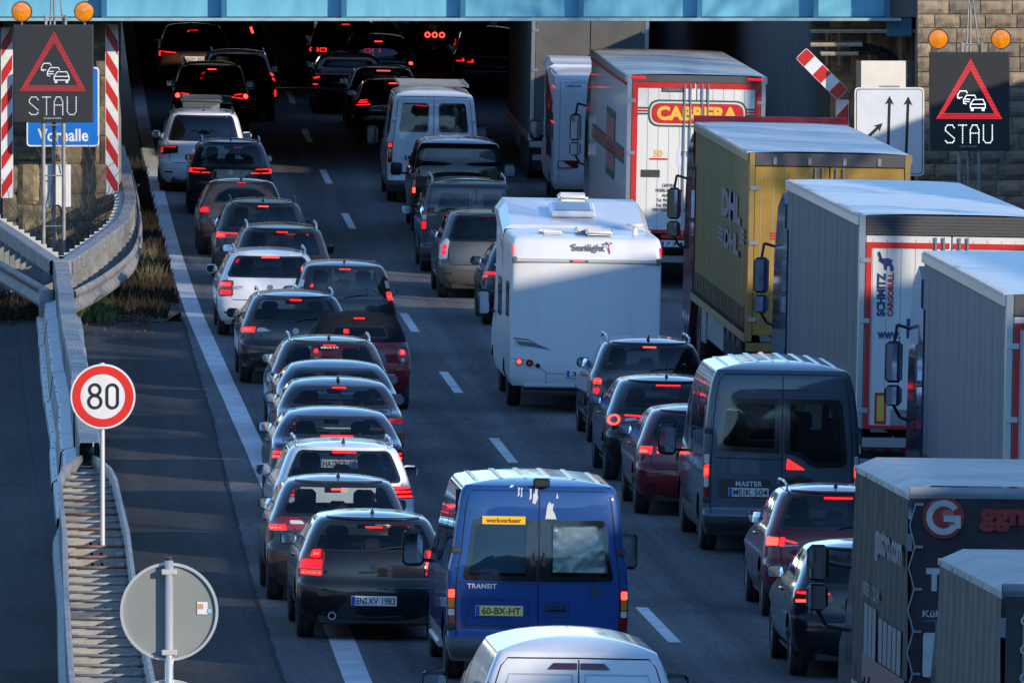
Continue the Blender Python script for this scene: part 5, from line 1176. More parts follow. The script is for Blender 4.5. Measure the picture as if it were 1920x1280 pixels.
car('people_carrier', 'olive grey people carrier ahead of the white motorhome', 'car', 1.68, 220.0, P_OLIVE, 4.36, 1.77, 1.62, kind='mpv', belt=1.04, yb=.12, yt=.52, wb_x=.86, wt_x=.82, gl=GL_P, fin='shark', finx=.15, br=.42,
    lights=dict(lens=[rpoly([(.80, .74), (.965, .72), (.98, 1.0), (.90, 1.12), (.80, 1.06)], .04)], dim=[ell(.885, .95, .055, .05), ell(.885, .85, .055, .045)], clear=[rpoly([(.83, .745), (.95, .74), (.95, .79), (.84, .80)], .02)], lensm=CLEAR), stop=1.52, stopm=LENS, refl=.46)
# ------------------------------------------------------------------ vans
VG = 'vans in the queue'
def van(name, label, u, Y, pm, L=5.3, W=1.97, H=2.35, wins=(), sidewin=(), lightp=None, rear=None, width=None, br=.11, n=3.2, clad=.50, wheel_r=.34, gl=None, mz=1.25, msz=(.24, .16, .40), my=None, seam=True, hinges=(), ribs=0, ribm=None, yaw=0, plate_=None, stop=None, bump_m=None, seats=True, cat='van', ze_d=.10, bonnet=True, frit=None, grp=VG, roof_ribs_lit=None):
    e = thing_on_road(name, label, cat, u, Y, yaw, grp)
    ze = H - ze_d
    rear = rear or [(.26, .10), (.34, .01), (.42, -.04), (.52, -.04), (.56, .0), (1.0, .01), (1.3, .02), (H * .78, .06), (ze - .08, .09), (ze, .13)]
    front = [(.24, L - .15), (.5, L), (.85, L - .06), (1.02, L - .35), (1.2, L - .80), (1.35, L - 1.0), (ze - .25, L - 1.75), (ze, L - 2.15)]
    width = width or [(.24, .93), (.45, .985), (.9, 1.0), (1.2, .99), (H * .62, .955), (H * .82, .90), (ze - .05, .85), (ze, .81)]
    S = Shell(rear, front, [(a, b_ * W / 2) for a, b_ in width], .24, ze, ze_d, br, n, .55)
    hz = min(ze - .18, 2.0); A0 = L - 1.25; wins = [densify(w + [w[0]], .06)[:-1] for w in wins]
    wsp = rpoly([(-.9, 1.35), (.9, 1.35), (.88, hz), (-.88, hz)], .06)
    fs = rpoly([(L - 2.35, 1.22), (L - 1.35, 1.18), (L - 1.75, hz - .05), (L - 2.35, hz - .05)], .06)
    sides = [fs] + [rpoly(p, .06) for p in sidewin]
    yra, yfa = .95, L - .9
    v, f, lf = S.mesh([w for w in wins], [wsp], sides, [(yra, wheel_r, wheel_r + .06), (yfa, wheel_r, wheel_r + .06)], clad, nz=60, Nr=41, Ns=60)
    mb = MB(); mb.v = v; mb.f = f; mb.build('body', pm, e, True)
    if lf: mb = MB(); mb.v = v; mb.f = lf; mb.build('bumper', bump_m or darkm, e, True)
    MB().box(-W * .36, W * .36, .12, L - .15, .26, .42, .02).box(-W * .45, W * .45, yra + wheel_r + .08, yfa - wheel_r - .08, .26, .5, .03).build('underbody', blackm, e)
    for yy in (yra, yfa):
        MB().box(-W * .5 + .28, W * .5 - .28, yy - wheel_r - .06, yy + wheel_r + .06, .3, 2 * wheel_r + .1).build('wheel_housing', blackm, e)
        for sg in (-1, 1): wheel(e, sg * (W / 2 - .135), yy, wheel_r, .215, sg, True)
    for w in wins:
        o = patch(S, S.rear, inset(w, .02, .02), .004, (1, .7, .4)).build('rear_window', gl or GL_D, e, True)
        ringpatch(S, S.rear, w, inset(w, frit or .03, frit or .03), .0055).build('window_border', FRIT, o, True)
    patch(S, S.front, wsp, .004, (1, .8, .6, .4, .2)).build('windscreen', GL_C, e, True)
    for sg in (-1, 1):
        for p in sides: patch(S, lambda a, b_, off, sg=sg: S.side(a, b_, off, sg), densify(p + [p[0]], .12)[:-1], .004, (1, .6, .3)).build('side_window', GL_D if p is fs else GL_P, e, True)
    gp = MB()
    if seam:
        strip(gp, S.rear, [(seam if seam is not True else .0, .50), (seam if seam is not True else .0, ze - .06)], .014)
        for sg in (-1, 1): strip(gp, S.rear, [(sg * .90, .52), (sg * .90, ze - .12), (sg * .86, ze - .05), (0, ze - .045)], .012)
    for sg in (-1, 1):
        fn = lambda a, b_, off, sg=sg: S.side(a, b_, off, sg)
        for yy in (L - 2.42, L - 1.25, L - 3.55): strip(gp, fn, [(yy, .45), (yy, ze - .2 if yy < L - 1.3 else 1.2)], .012)
        strip(gp, fn, [(.3, 1.02), (L - 1.4, 1.02)], .012)
    gp.build('panel_gap', gapm, e, True)
    if seats:
        for sx in (-1, 1): link('seat', seat_mesh(), e, (sx * W * .24, L - 2.35, .75), (R(8), 0, 0), (1, 1, 1.1))
        MB().box(-W * .42, W * .42, L - 1.5, L - 1.1, .7, 1.25, .06).build('dashboard', blackm, e)
    for (xi, z) in hinges:
        P = S.rear0(np.array(xi), np.array(z)); MB().box(P[0] - .05, P[0] + .05, P[1] - .025, P[1] + .02, z - .035, z + .035, .012).build('hinge', darkm if pm != P_WHITE else P_WHITE, e)
    if lightp: lamp(e, S, **lightp)
    mirrors(e, S, my or L - 1.55, mz, blackm, msz, .10)
    if ribs:
        we = float(S.w(ze)); y0 = float(S.yr(ze)) + .22
        for k in range(ribs):
            x = -we * .82 + 2 * we * .82 * k / (ribs - 1); roof_rib(S, x, y0 + .05, L - 2.5, .03, .006).build('roof_rib', ribm or pm, e)
    if plate_:
        t_, x_, z_, k_ = plate_; P = S.rear0(np.array(x_ / (W / 2)), np.array(z_)); plate(e, t_, (x_, float(P[1]) - .022, z_), k_)
    if stop:
        p = box_p(*stop[:4], .01); patch(S, S.rear, densify(p + [p[0]], .08)[:-1], .014, (1, .5)).build('high_brake_light', stop[4], e, True)
    return e, S
def vlight(z0, z1, x0=.905, x1=.985, top=LITH, order='ratw'):
    h = (z1 - z0) / 4
    return dict(lens=[box_p(x0, x1, z0, z1, .02)], hot=[box_p(x0 + .008, x1 - .008, z1 - h * .95, z1 - h * .15, .015)], amber=[box_p(x0 + .008, x1 - .008, z1 - 1.95 * h, z1 - 1.05 * h, .01)], clear=[box_p(x0 + .008, x1 - .008, z1 - 2.7 * h, z1 - 2.1 * h, .01)])

# blue van, nearest of the middle
P_BLU = paint('paint_van_blue', (.005, .052, .21), .1, .36, .06)
wl = rpoly([(-.83, 1.13), (-.09, 1.12), (-.09, 1.79), (-.80, 1.79)], [.05, .02, .02, .05]); wr_ = mx_(wl)
e, S = van('panel_van', 'blue panel van with yellow plate, flaking paint and werkverkeer sticker', -2.0, 129.9, P_BLU, 5.2, 1.98, 2.22, ze_d=.07, wins=[wl, wr_], sidewin=[[(.45, 1.2), (1.5, 1.2), (1.5, 1.8), (.5, 1.8)], [(1.6, 1.2), (2.75, 1.2), (2.75, 1.8), (1.6, 1.8)]],
    lightp=vlight(.60, 1.04), hinges=[(-.955, 1.45), (.955, 1.45), (-.955, .62)], bump_m=M('grey_bumper', (.10, .10, .105), .7, var=(.14, .135, .13), vscale=5), plate_=('60-BX-HT', -.42, .80, 'NL'), ribs=6, frit=.055, gl=glass('van_glass', (.60, .66, .66)))
e_bt = e
for sg in (-1, 1):
    q = rpoly([(sg * .012, 1.12), (sg * .10, 1.12), (sg * .10, 1.79), (sg * .012, 1.79)], .01); patch(S, S.rear, densify(q + [q[0]], .05)[:-1], .005, (1, .5)).build('window_border', FRIT, e)
P = lambda xi, z, o=.01: (xi * 0 + float(S.rear0(np.array(xi), np.array(z))[0]), float(S.rear0(np.array(xi), np.array(z))[1]) - o, z)
st_ = MB().box(-.235, .235, -.006, .006, -.045, .045, .003).build('sticker', M('sticker_yellow', (.80, .42, .02), .45), e, loc=P(-.43, 1.78, .014)); text('werkverkeer', blackp, st_, (0, -.008, 0), w=.38, bold=.02)
text('TRANSIT', platew, e, P(-.62, 1.065, .008), w=.32, h=.055, bold=.03, space=1.1)
MB().disc(P(.63, 1.03, .012), .058, 20, thick=.01).build('badge', M('badge_dark', (.03, .04, .07), .3), e)
# insulating foil behind the right window, blue blind behind the left
fo = MB(); r = random.Random(3)
rows = [[(.16 + .66 * i / 18, .12 + r.uniform(-.02, .02), 1.22 + .53 * j / 14) for i in range(19)] for j in range(15)]
fo.grid(rows).build('foil', M('crumpled_foil', (.74, .78, .74), .38, .35), e, True)
MB().box(-.80, -.12, .10, .12, 1.2, 1.76, .01).build('blind', M('blue_blind', (.08, .20, .30), .6), e); MB().box(-.9, .9, .30, .32, .6, 2.1).build('load_partition', blackm, e)
fl = M('flaked_primer', (.50, .51, .50), .7)
for poly in ([(-.28, 2.04), (-.255, 2.05), (-.26, 2.13), (-.285, 2.14)], [(-.24, 2.03), (-.22, 2.04), (-.225, 2.13), (-.245, 2.13)], [(-.13, 2.0), (-.10, 2.02), (-.10, 2.12), (-.135, 2.14)], [(-.085, 1.97), (-.05, 1.96), (-.02, 2.02), (-.02, 2.13), (-.06, 2.15), (-.08, 2.06)], [(.075, 1.80), (.21, 1.80), (.19, 1.86), (.165, 1.90), (.18, 1.97), (.15, 1.96), (.13, 1.99), (.10, 1.95)], [(.21, 2.02), (.24, 2.03), (.225, 2.09)], [(-.40, 2.13), (-.36, 2.135), (-.34, 2.16), (-.38, 2.165)]):
    patch(S, S.rear, poly, .0035, (1, .5)).build('bare_patch', fl, e)
patch(S, S.rear, rpoly([(-.80, .64), (-.10, .64), (-.10, .92), (-.72, .92)], .05), .003, (1, .5)).build('plate_recess', P_BLU, e, True)
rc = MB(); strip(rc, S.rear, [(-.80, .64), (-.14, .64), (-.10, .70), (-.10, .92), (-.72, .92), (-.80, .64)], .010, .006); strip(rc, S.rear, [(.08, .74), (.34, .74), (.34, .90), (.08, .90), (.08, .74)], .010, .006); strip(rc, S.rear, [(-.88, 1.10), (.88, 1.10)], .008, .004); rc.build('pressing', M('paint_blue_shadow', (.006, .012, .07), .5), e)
MB().box(-.10, .10, -.02, .02, -.03, .03, .01).build('door_handle', blackm, e, loc=P(.20, .84, .02))
MB().box(-.09, .09, -.09, .06, -.03, .07, .02).build('reversing_camera', blackm, e, loc=(.02, .13, 2.17))
MB().bar((-.98, 1.5, .34), (-.98, 3.4, .34), .04, 8).build('side_step', alu, e)

# dark grey van
wl = rpoly([(-.84, 1.33), (-.03, 1.30), (-.03, 2.0), (-.80, 2.0)], [.09, .03, .03, .09]); wr_ = rpoly([(.03, 1.30), (.18, 1.28), (.42, 1.12), (.84, 1.14), (.80, 2.0), (.03, 2.0)], [.03, .05, .08, .09, .09, .03])
e, S = van('panel_van', 'dark grey high roof van with ME K 504 plate and two rear windows', 2.45, 153.8, paint('paint_van_grey', (.062, .085, .112), .3, .34, .1), 5.5, 2.02, 2.46, wins=[wl, wr_], sidewin=[[(.5, 1.35), (1.6, 1.35), (1.6, 2.0), (.5, 2.0)], [(1.7, 1.35), (2.8, 1.35), (2.8, 2.0), (1.7, 2.0)]],
    lightp=dict(lens=[box_p(.915, .985, .74, 1.30, .03)], lit=[rpoly([(.925, 1.0), (.98, .98), (.98, 1.14), (.925, 1.16)], .02)], hot=[rpoly([(.93, 1.02), (.975, 1.01), (.975, 1.10), (.93, 1.11)], .02)], clear=[box_p(.925, .98, .86, .98, .01), box_p(.925, .98, 1.16, 1.28, .01)]),
    hinges=[(-.955, 1.58), (.955, 1.58), (-.955, .70)], ribs=8, ribm=M('rib_bright', (.55, .58, .60), .3, .7), plate_=('ME:K 504', -.42, .80, 'D'), frit=.07, gl=glass('van_glass2', (.22, .26, .27)), width=[(.24, .93), (.45, .985), (.9, 1.0), (1.4, .99), (1.9, .95), (2.2, .90), (2.31, .86), (2.36, .83)])
text('MASTER', platew, e, (-.42, float(S.rear0(np.array(-.4), np.array(.91))[1]) - .03, .91), w=.34, bold=.03, space=1.1)
patch(S, S.rear, box_p(-.80, -.14, .72, .97, .04), .004, (1, .5)).build('plate_recess', darkm, e, True)
tr = [(.06, 1.10), (.30, 1.10), (.07, 1.24)]
patch(S, S.rear, rpoly(tr, .015), .012, (1, .5)).build('high_brake_light', LIT, e, True)
MB().box(-.16, .16, -.025, .02, -.035, .035, .015).disc((0, -.03, 0), .06, 16, thick=.02).build('door_handle', blackm, e, loc=(.22, float(S.yr(.97)), .97))
gp = MB(); strip(gp, S.rear, [(-.85, 1.24), (.02, 1.22)], .012, .004); strip(gp, S.rear, [(-.35, 2.12), (.35, 2.12)], .010, .004); gp.build('pressing', gapm, e)

# white van in the foreground
e, S = van('panel_van', 'white van cut off by the bottom edge with paired red brake light', -2.95, 107.6, P_WHITE, 5.0, 1.88, 1.93, wins=[], lightp=dict(lens=[rpoly([(.90, .80), (.985, .80), (.985, 1.55), (.92, 1.50)], .03)], hot=[box_p(.93, .98, 1.3, 1.45, .01)]), mz=1.22, ribs=0, clad=.5, seats=True, ze_d=.12, width=[(.24, .93), (.45, .985), (.9, 1.0), (1.15, .97), (1.4, .92), (1.6, .86), (1.74, .80), (1.81, .76)], br=.16, frit=.03,
    rear=[(.26, .10), (.34, .01), (.42, -.04), (.52, -.04), (.56, .0), (1.0, .01), (1.3, .03), (1.55, .08), (1.74, .13), (1.81, .18)])
for sg in (-1, 1): patch(S, S.rear, rpoly([(sg * .02, 1.665), (sg * .36, 1.665), (sg * .30, 1.72), (sg * .02, 1.72)], .006), .012, (1, .5)).build('high_brake_light', LENSD, e, True)
rc = MB()
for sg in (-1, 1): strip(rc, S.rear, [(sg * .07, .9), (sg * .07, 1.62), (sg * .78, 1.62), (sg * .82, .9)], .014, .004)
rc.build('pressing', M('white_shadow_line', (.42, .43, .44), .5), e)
we = float(S.w(1.80)); 

# white delivery van near the underpass
wl = rpoly([(-.80, 1.52), (-.12, 1.52), (-.12, 2.14), (-.78, 2.14)], .08); wr_ = mx_(wl)
e, S = van('panel_van', 'white van with two rear windows and roof rack at the underpass mouth', 2.0, 255.6, P_WHITE, 5.6, 1.95, 2.42, wins=[wl, wr_], sidewin=[[(.5, 1.4), (1.6, 1.4), (1.6, 2.05), (.5, 2.05)]], lightp=dict(lens=[box_p(.905, .985, .86, 1.30, .02)], lit=[box_p(.915, .975, 1.19, 1.27, .012)], amber=[box_p(.915, .975, .97, 1.07, .01)], clear=[box_p(.915, .975, 1.08, 1.15, .01)]), hinges=[(-.93, 1.78), (.93, 1.78)], bump_m=M('grey_bumper'), plate_=('H', -.35, .98, 'D'))
rk = MB()
for x in (-.72, .72): rk.beam((x, .3, 2.50), (x, 3.4, 2.50), .05, .05)
for y in (.35, 1.1, 1.9, 2.7, 3.4): rk.beam((-.74, y, 2.50), (.74, y, 2.50), .05, .03)
rk.box(-.2, .1, .3, .5, 2.49, 2.53); rk.build('roof_rack', alu, e)
MB().box(-.78, -.16, .16, .5, 1.50, 1.62, .05).box(.2, .76, .16, .5, 1.48, 1.58, .05).build('cargo_sheet', platew, e, True)
# black van
w1 = rpoly([(-.88, 1.13), (.88, 1.13), (.84, 1.72), (-.84, 1.72)], .07)
e, S = van('minibus', 'black van with one wide dark rear window and vertical tail lights', 2.1, 243.8, P_BLACK2, 4.8, 1.91, 1.92, wins=[w1], sidewin=[[(.5, 1.12), (1.7, 1.12), (1.7, 1.65), (.6, 1.65)]], seam=False, clad=.42, ribs=5, gl=GL_P, lightp=dict(lens=[box_p(.91, .985, .80, 1.32, .02)], hot=[box_p(.92, .975, .82, .93, .012)], clear=[box_p(.92, .975, .95, 1.08, .01)]), mz=1.15, msz=(.24, .14, .26), ze_d=.09)
# grey small van with twin doors
wl = rpoly([(-.74, 1.20), (-.02 + .02, 1.20), (-.0, 1.60), (-.70, 1.60)], .07); wr_ = rpoly([(.26, 1.20), (.80, 1.20), (.76, 1.60), (.26, 1.60)], .07)
wl = rpoly([(-.76, 1.18), (.06, 1.18), (.06, 1.60), (-.72, 1.60)], .07)
e, S = van('small_van', 'dark grey small van with twin rear doors and chrome roof rails', 1.72, 228.9, P_GREY2, 4.32, 1.83, 1.80, wins=[wl, wr_], sidewin=[[(.5, 1.08), (1.5, 1.08), (1.5, 1.55), (.55, 1.55)]], seam=.16, clad=.40, wheel_r=.32, gl=GL_D, lightp=dict(lens=[box_p(.88, .985, .82, 1.26, .03)], dim=[box_p(.89, .975, .85, 1.0, .02)], clear=[box_p(.89, .975, 1.03, 1.12, .01)]), mz=1.08, msz=(.20, .13, .18), stop=(.0, .24, 1.665, 1.70, LENS), ze_d=.09, frit=.06, grp=VG)
for sg in (-1, 1):
    x = sg * float(S.w(1.70)) * .93; MB().tube([(x, .35, 1.72), (x, .40, 1.80), (x, .55, 1.83), (x, 2.1, 1.84), (x, 2.25, 1.78)], .02, 7).build('roof_rail', alu, e, True)

# ------------------------------------------------------------------ motorhomes
def motorhome(name, label, u, Y, W, Hr, Hf, L, hump_y):
    e = thing_on_road(name, label, 'motorhome', u, Y, 0, 'motorhomes')
    rear = [(.42, .10), (.55, .03), (.80, .0), (1.0, 0), (2.2, .0), (Hr - .42, .0), (Hr - .25, .03), (Hr - .10, .09), (Hr - .03, .17)]
    front = [(.42, L - .3), (.8, L), (1.0, L - .1), (1.25, L - .6), (1.5, L - .9), (Hr - .5, L - 1.2), (Hr - .03, L - 1.2)]
    width = [(.42, .96), (.6, 1.0), (1.2, 1.0), (Hr - .2, 1.0), (Hr - .08, .985), (Hr - .03, .965)]
    mw = M('gelcoat_white', (.66, .67, .68), .32, coat=.3, var=(.55, .56, .56), vscale=2.4, sx=(1, 1, .10), lo=.45, hi=.85)
    S = Shell(rear, front, [(a, b_ * W / 2) for a, b_ in width], .42, Hr - .03, .03, .07, 3.0, .5)
    sw = [rpoly([(L * .45, 1.35), (L * .45 + 1.1, 1.35), (L * .45 + 1.1, 1.95), (L * .45, 1.95)], .08), rpoly([(.7, 1.45), (1.6, 1.45), (1.6, 2.0), (.7, 2.0)], .08)]
    v, f, lf = S.mesh([], [], [], [(2.1, .34, .42), (L - .95, .34, .42)], None, nz=50, Nr=31, Ns=60)
    mb = MB(); mb.v = v; mb.f = f; mb.build('body', mw, e, True)
    for sg in (-1, 1):
        for p in sw: patch(S, lambda a, b_, off, sg=sg: S.side(a, b_, off, sg), densify(p + [p[0]], .12)[:-1], .012, (1, .5)).build('side_window', M('acrylic_window', (.03, .035, .04), .08, coat=.6), e, True)
        wheel(e, sg * (W / 2 - .16), 2.1, .34, .215, sg, True); wheel(e, sg * (W / 2 - .22), L - .95, .34, .215, sg, True)
    MB().box(-W * .4, W * .4, .2, L - .3, .34, .5).build('chassis', blackm, e)
    # raised front of the roof
    h = MB(); xs = np.linspace(-1, 1, 21); rows = []
    for (yy, zz, k) in ((hump_y, Hr - .02, 1), (hump_y + .10, Hr + .04, 1), (hump_y + 1.6, Hf - .05, 1), (hump_y + 1.9, Hf, 1), (hump_y + 3.2, Hf, 1), (L - .9, Hf - .25, .97), (L - .6, Hr - .6, .95), (L - 1.1, Hr - .7, .95)):
        rows.append([(x * W / 2 * k * (1 if abs(x) < .999 else 1), yy + 0, zz - (.16 * max(0, (abs(x) - .90) / .10) ** 2 if zz > Hr + .03 else 0)) for x in xs])
    h.grid(rows); n = 21
    for s_, c0 in ((0, -1), (20, 1)):
        idx = [k * n + s_ for k in range(8)]; base = [(c0 * W / 2, rows[k][s_][1], Hr - .72) for k in (7, 0)]
        o = len(h.v); h.v += base; h.f.append(tuple(idx + [o, o + 1]))
    h.build('roof_front', mw, e)
    mirrors(e, None, L - 1.5, 1.45, blackm, (.22, .16, .42), W / 2 + .08)
    return e, S, mw
e, S, mw = motorhome('motorhome', 'white motorhome with Sunlight lettering in the middle lane', 1.72, 186.0, 2.32, 2.76, 3.10, 6.9, 2.9)
yy = lambda z: float(S.yr(z)) - .006
grf = M('decal_grey', (.13, .13, .14), .5); dred = M('decal_red', (.30, .02, .03), .5)
text('Sunlight', grf, e, (.02, yy(2.56) - .012, 2.565), w=.52, h=.15, bold=.035)
pt = MB()
for a in range(7): t = R(20 + a * 24); pt.add([(.335, 0, .10), (.335 + .06 * math.cos(t) - .008 * math.sin(t), -.001, .10 + .05 * math.sin(t)), (.335 + .075 * math.cos(t + .15), -.001, .085 + .045 * math.sin(t))], [(0, 1, 2)])
pt.add([(.325, 0, .10), (.34, 0, .10), (.365, 0, -.06), (.34, 0, -.06)], [(0, 1, 2, 3)]); pt.build('palm_mark', dred, e, loc=(0, yy(2.56) - .014, 2.54))
MB().box(-1.13, 1.13, -.03, .02, 2.345, 2.405, .012).build('rear_trim', M('trim_grey', (.42, .43, .45), .4), e)
MB().box(-.26, .02, -.038, -.028, 2.36, 2.385).build('brake_light_base', darkm, e); MB().box(-.21, -.03, -.044, -.036, 2.365, 2.38).build('high_brake_light', LITH, e)
for sx in (-1.12, 1.12): MB().box(sx - .04, sx + .04, -.05, .02, 2.33, 2.43, .02).build('corner_cap', M('trim_dark', (.12, .12, .13), .5), e)
for s_ in (1, -1):
    for q, m_, nm in (([(-1.08, 1.12), (-.80, 1.10), (-.52, .985), (-.78, 1.03), (-1.02, 1.06)], grf, 'g'), ([(-1.12, 1.17), (-.90, 1.15), (-.76, 1.10), (-.90, 1.135), (-1.12, 1.155)], dred, 'r')):
        MB().plate([(-x if s_ < 0 else x, z + (-.03 if s_ < 0 else 0)) for x, z in q], -.006, .003).build('swoosh', m_, e)
gp = MB(); strip(gp, S.rear, [(-.99, .72 + .12), (-.78, .82), (-.62, .72), (-.50, .62), (.50, .62), (.62, .72), (.78, .82), (.99, .84)], .014, .003); strip(gp, S.rear, [(-.52, .44), (-.52, .63)], .012, .003); gp.build('panel_gap', M('pale_gap', (.25, .26, .28), .6), e)
for sg in (-1, 1):
    for x, z, rr, m_ in ((1.02, .80, .05, LITH), (.86, .78, .055, LENS), (.73, .74, .036, LENSD)):
        q = MB().disc((sg * x, -.02, z), rr, 20, thick=.03).build('tail_light', m_ if m_ is LENSD else LENS, e)
        if m_ is LITH: MB().disc((sg * x, -.024, z), rr * .7, 16).build('lit_segment', LITH, q)
        elif m_ is LENS: MB().disc((sg * x, -.024, z), rr * .35, 16).build('lamp_core', AMBER, q)
MB().box(-1.17, -1.15, .05, .12, 2.46, 2.60, .01).box(1.15, 1.17, .05, .12, 2.46, 2.60, .01).build('side_marker', LITD, e)
plate(e, '3444', (-.02, -.02, .62), 'E')
MB().box(-.95, .95, -.02, .3, .40, .46, .02).build('rear_skirt', M('trim_grey'), e)
def hatch(x0, x1, y0, y1, z, h, nm, dome_m=None): MB().box(x0, x1, y0, y1, z, z + h, .03).build(nm, dome_m or mw, e, True)
hatch(-.14, .30, .75, 1.25, 2.76, .10, 'roof_vent', M('vent_plastic', (.50, .51, .53), .35)); hatch(.0, .42, .35, .75, 2.76, .09, 'roof_vent', M('vent_plastic'))
hatch(-.72, -.45, .9, 1.15, 2.76, .05, 'roof_vent'); hatch(-.66, -.34, .6, .85, 2.76, .05, 'roof_vent')
MB().lathe_z([(.05, 0), (.03, .09), (.03, .12), (.15, .15), (.13, .175), (.001, .18)], 20, (.78, .7, 2.765)).build('mushroom_vent', mw, e, True)
sk = MB(); sk.box(-.40, .32, -.35, .35, .0, .10, .03)
so = sk.build('skylight', mw, e, False, (0, 3.85, 2.96), (R(10.5), 0, 0)); MB().box(-.33, .25, -.29, .29, .095, .115, .01).build('skylight_dome', M('smoked_acrylic', (.20, .21, .24), .15, coat=.5), so)
MB().box(-.20, .28, 5.0, 5.5, 3.10, 3.22, .05).build('roof_hatch', M('vent_plastic'), e, True)
# the other motorhome, ahead of the big refrigerated trailer
e, S, mw = motorhome('motorhome', 'white and burgundy motorhome partly hidden beside the big white trailer', 5.62, 254.5, 2.2, 2.90, 3.0, 6.6, 3.2)
patch(S, lambda a, b_, off: S.side(a, b_, off, -1), rpoly([(.05, .45), (4.6, .45), (4.6, 2.75), (.05, 2.75)], .05), .006, (1, .5)).build('burgundy_side', M('burgundy', (.09, .02, .03), .3, coat=.5), e, True)
text('CAMOCAR', darkm, e, (-.72, -.01, 2.62), w=.34, bold=.02)
MB().box(-1.02, -.58, -.03, .02, .88, 1.04, .015).build('tail_light', LENS, e); MB().plate([(-1.0, .89), (-.72, .89), (-.92, 1.02), (-1.0, 1.02)], -.036, .003).build('reversing_lamp', CLEAR, e)
MB().box(-1.12, -1.10, .3, 1.3, 2.54, 2.57).box(-1.12, -1.10, .3, 1.3, 1.80, 1.83).build('side_marker', LITD, e)
gp = MB(); strip(gp, S.rear, [(-.9, .62), (-.9, 2.68), (.9, 2.68), (.9, .62)], .012, .003); gp.build('panel_gap', M('pale_gap'), e)

# ------------------------------------------------------------------ lorries
TG = 'lorries in the right lane'
def tmirror(e, x, y, z, sz, arm):
    w, h = sz
    m = MB().box(x - w / 2, x + w / 2, y - .07, y + .07, z - h / 2, z + h / 2, .05); m.tube([(arm[0], y + .05, arm[1]), (x + .04, y + .05, arm[1] + .06), (x, y, z + h / 2 - .02)], .022, 6)
    m.box(x - w / 2, x + w / 2, y - .07, y + .07, z - h / 2 - .30, z - h / 2 - .03, .05); m.tube([(x, y, z - h / 2 - .28), (x + .10, y + .05, z - h / 2 - .45), (arm[0], y + .06, z - h / 2 - .50)], .022, 6)
    o = m.build('mirror', blackm, e)
    MB().plate(rpoly([(x - w * .42, z - h * .44), (x + w * .42, z - h * .44), (x + w * .42, z + h * .44), (x - w * .42, z + h * .44)], .04), y - .076, .004).plate(rpoly([(x - w * .42, z - h / 2 - .28), (x + w * .42, z - h / 2 - .28), (x + w * .42, z - h / 2 - .05), (x - w * .42, z - h / 2 - .05)], .03), y - .076, .004).build('mirror_glass', mirrorm, o)
def wheels_big(e, W, ys, r=.5):
    for y in ys:
        for sg in (-1, 1): wheel(e, sg * (W / 2 - .20), y, r, .36, sg, True)
def cab(e, y0, col, W=2.5, top=3.75, mz=2.35):
    q = MB(); prof = [(y0, .95), (y0, top - .15), (y0 + .5, top), (y0 + 1.5, top - .25), (y0 + 2.05, top - 1.0), (y0 + 2.25, 1.6), (y0 + 2.3, .55), (y0 + 1.75, .45), (y0 + .55, .45), (y0 + .1, .8)]
    n = len(prof); h = W / 2
    vs = [(-h, y, z) for y, z in prof] + [(h, y, z) for y, z in prof]
    q.add(vs, [tuple(range(n)), tuple(range(n, 2 * n))[::-1]] + [(i, n + i, n + (i + 1) % n, (i + 1) % n) for i in range(n)]); q.build('cab', col, e)
    for sg in (-1, 1):
        MB().box(sg * h - .004 if sg > 0 else -h - .004, sg * h + .004 if sg > 0 else -h + .004, y0 + 1.0, y0 + 2.0, 1.75, 2.55).build('cab_window', M('cab_glass', (.02, .025, .03), .08, coat=.5), e)
        MB().box(sg * h - .03, sg * h + .03, y0 - .9, y0 - .05, 1.0, top - .5).build('side_deflector', col, e)
    MB().box(-.5, .5, y0 - 5.2, y0 + 2.0, .75, 1.0).build('chassis', blackm, e)
    tmirror(e, -h - .20, y0 + 1.95, mz, (.23, .54), (-h + .05, mz + .42)); tmirror(e, h + .20, y0 + 1.95, mz, (.23, .54), (h - .05, mz + .42))
    MB().box(-h + .06, -h + .7, y0 - 2.6, y0 - 1.2, .45, 1.0, .05).build('fuel_tank', alu, e)
    MB().lathe_x([(-h + .02, .56), (-h + .4, .56)], 20, (0, y0 - 3.1, .5)).build('mudguard', blackm, e)
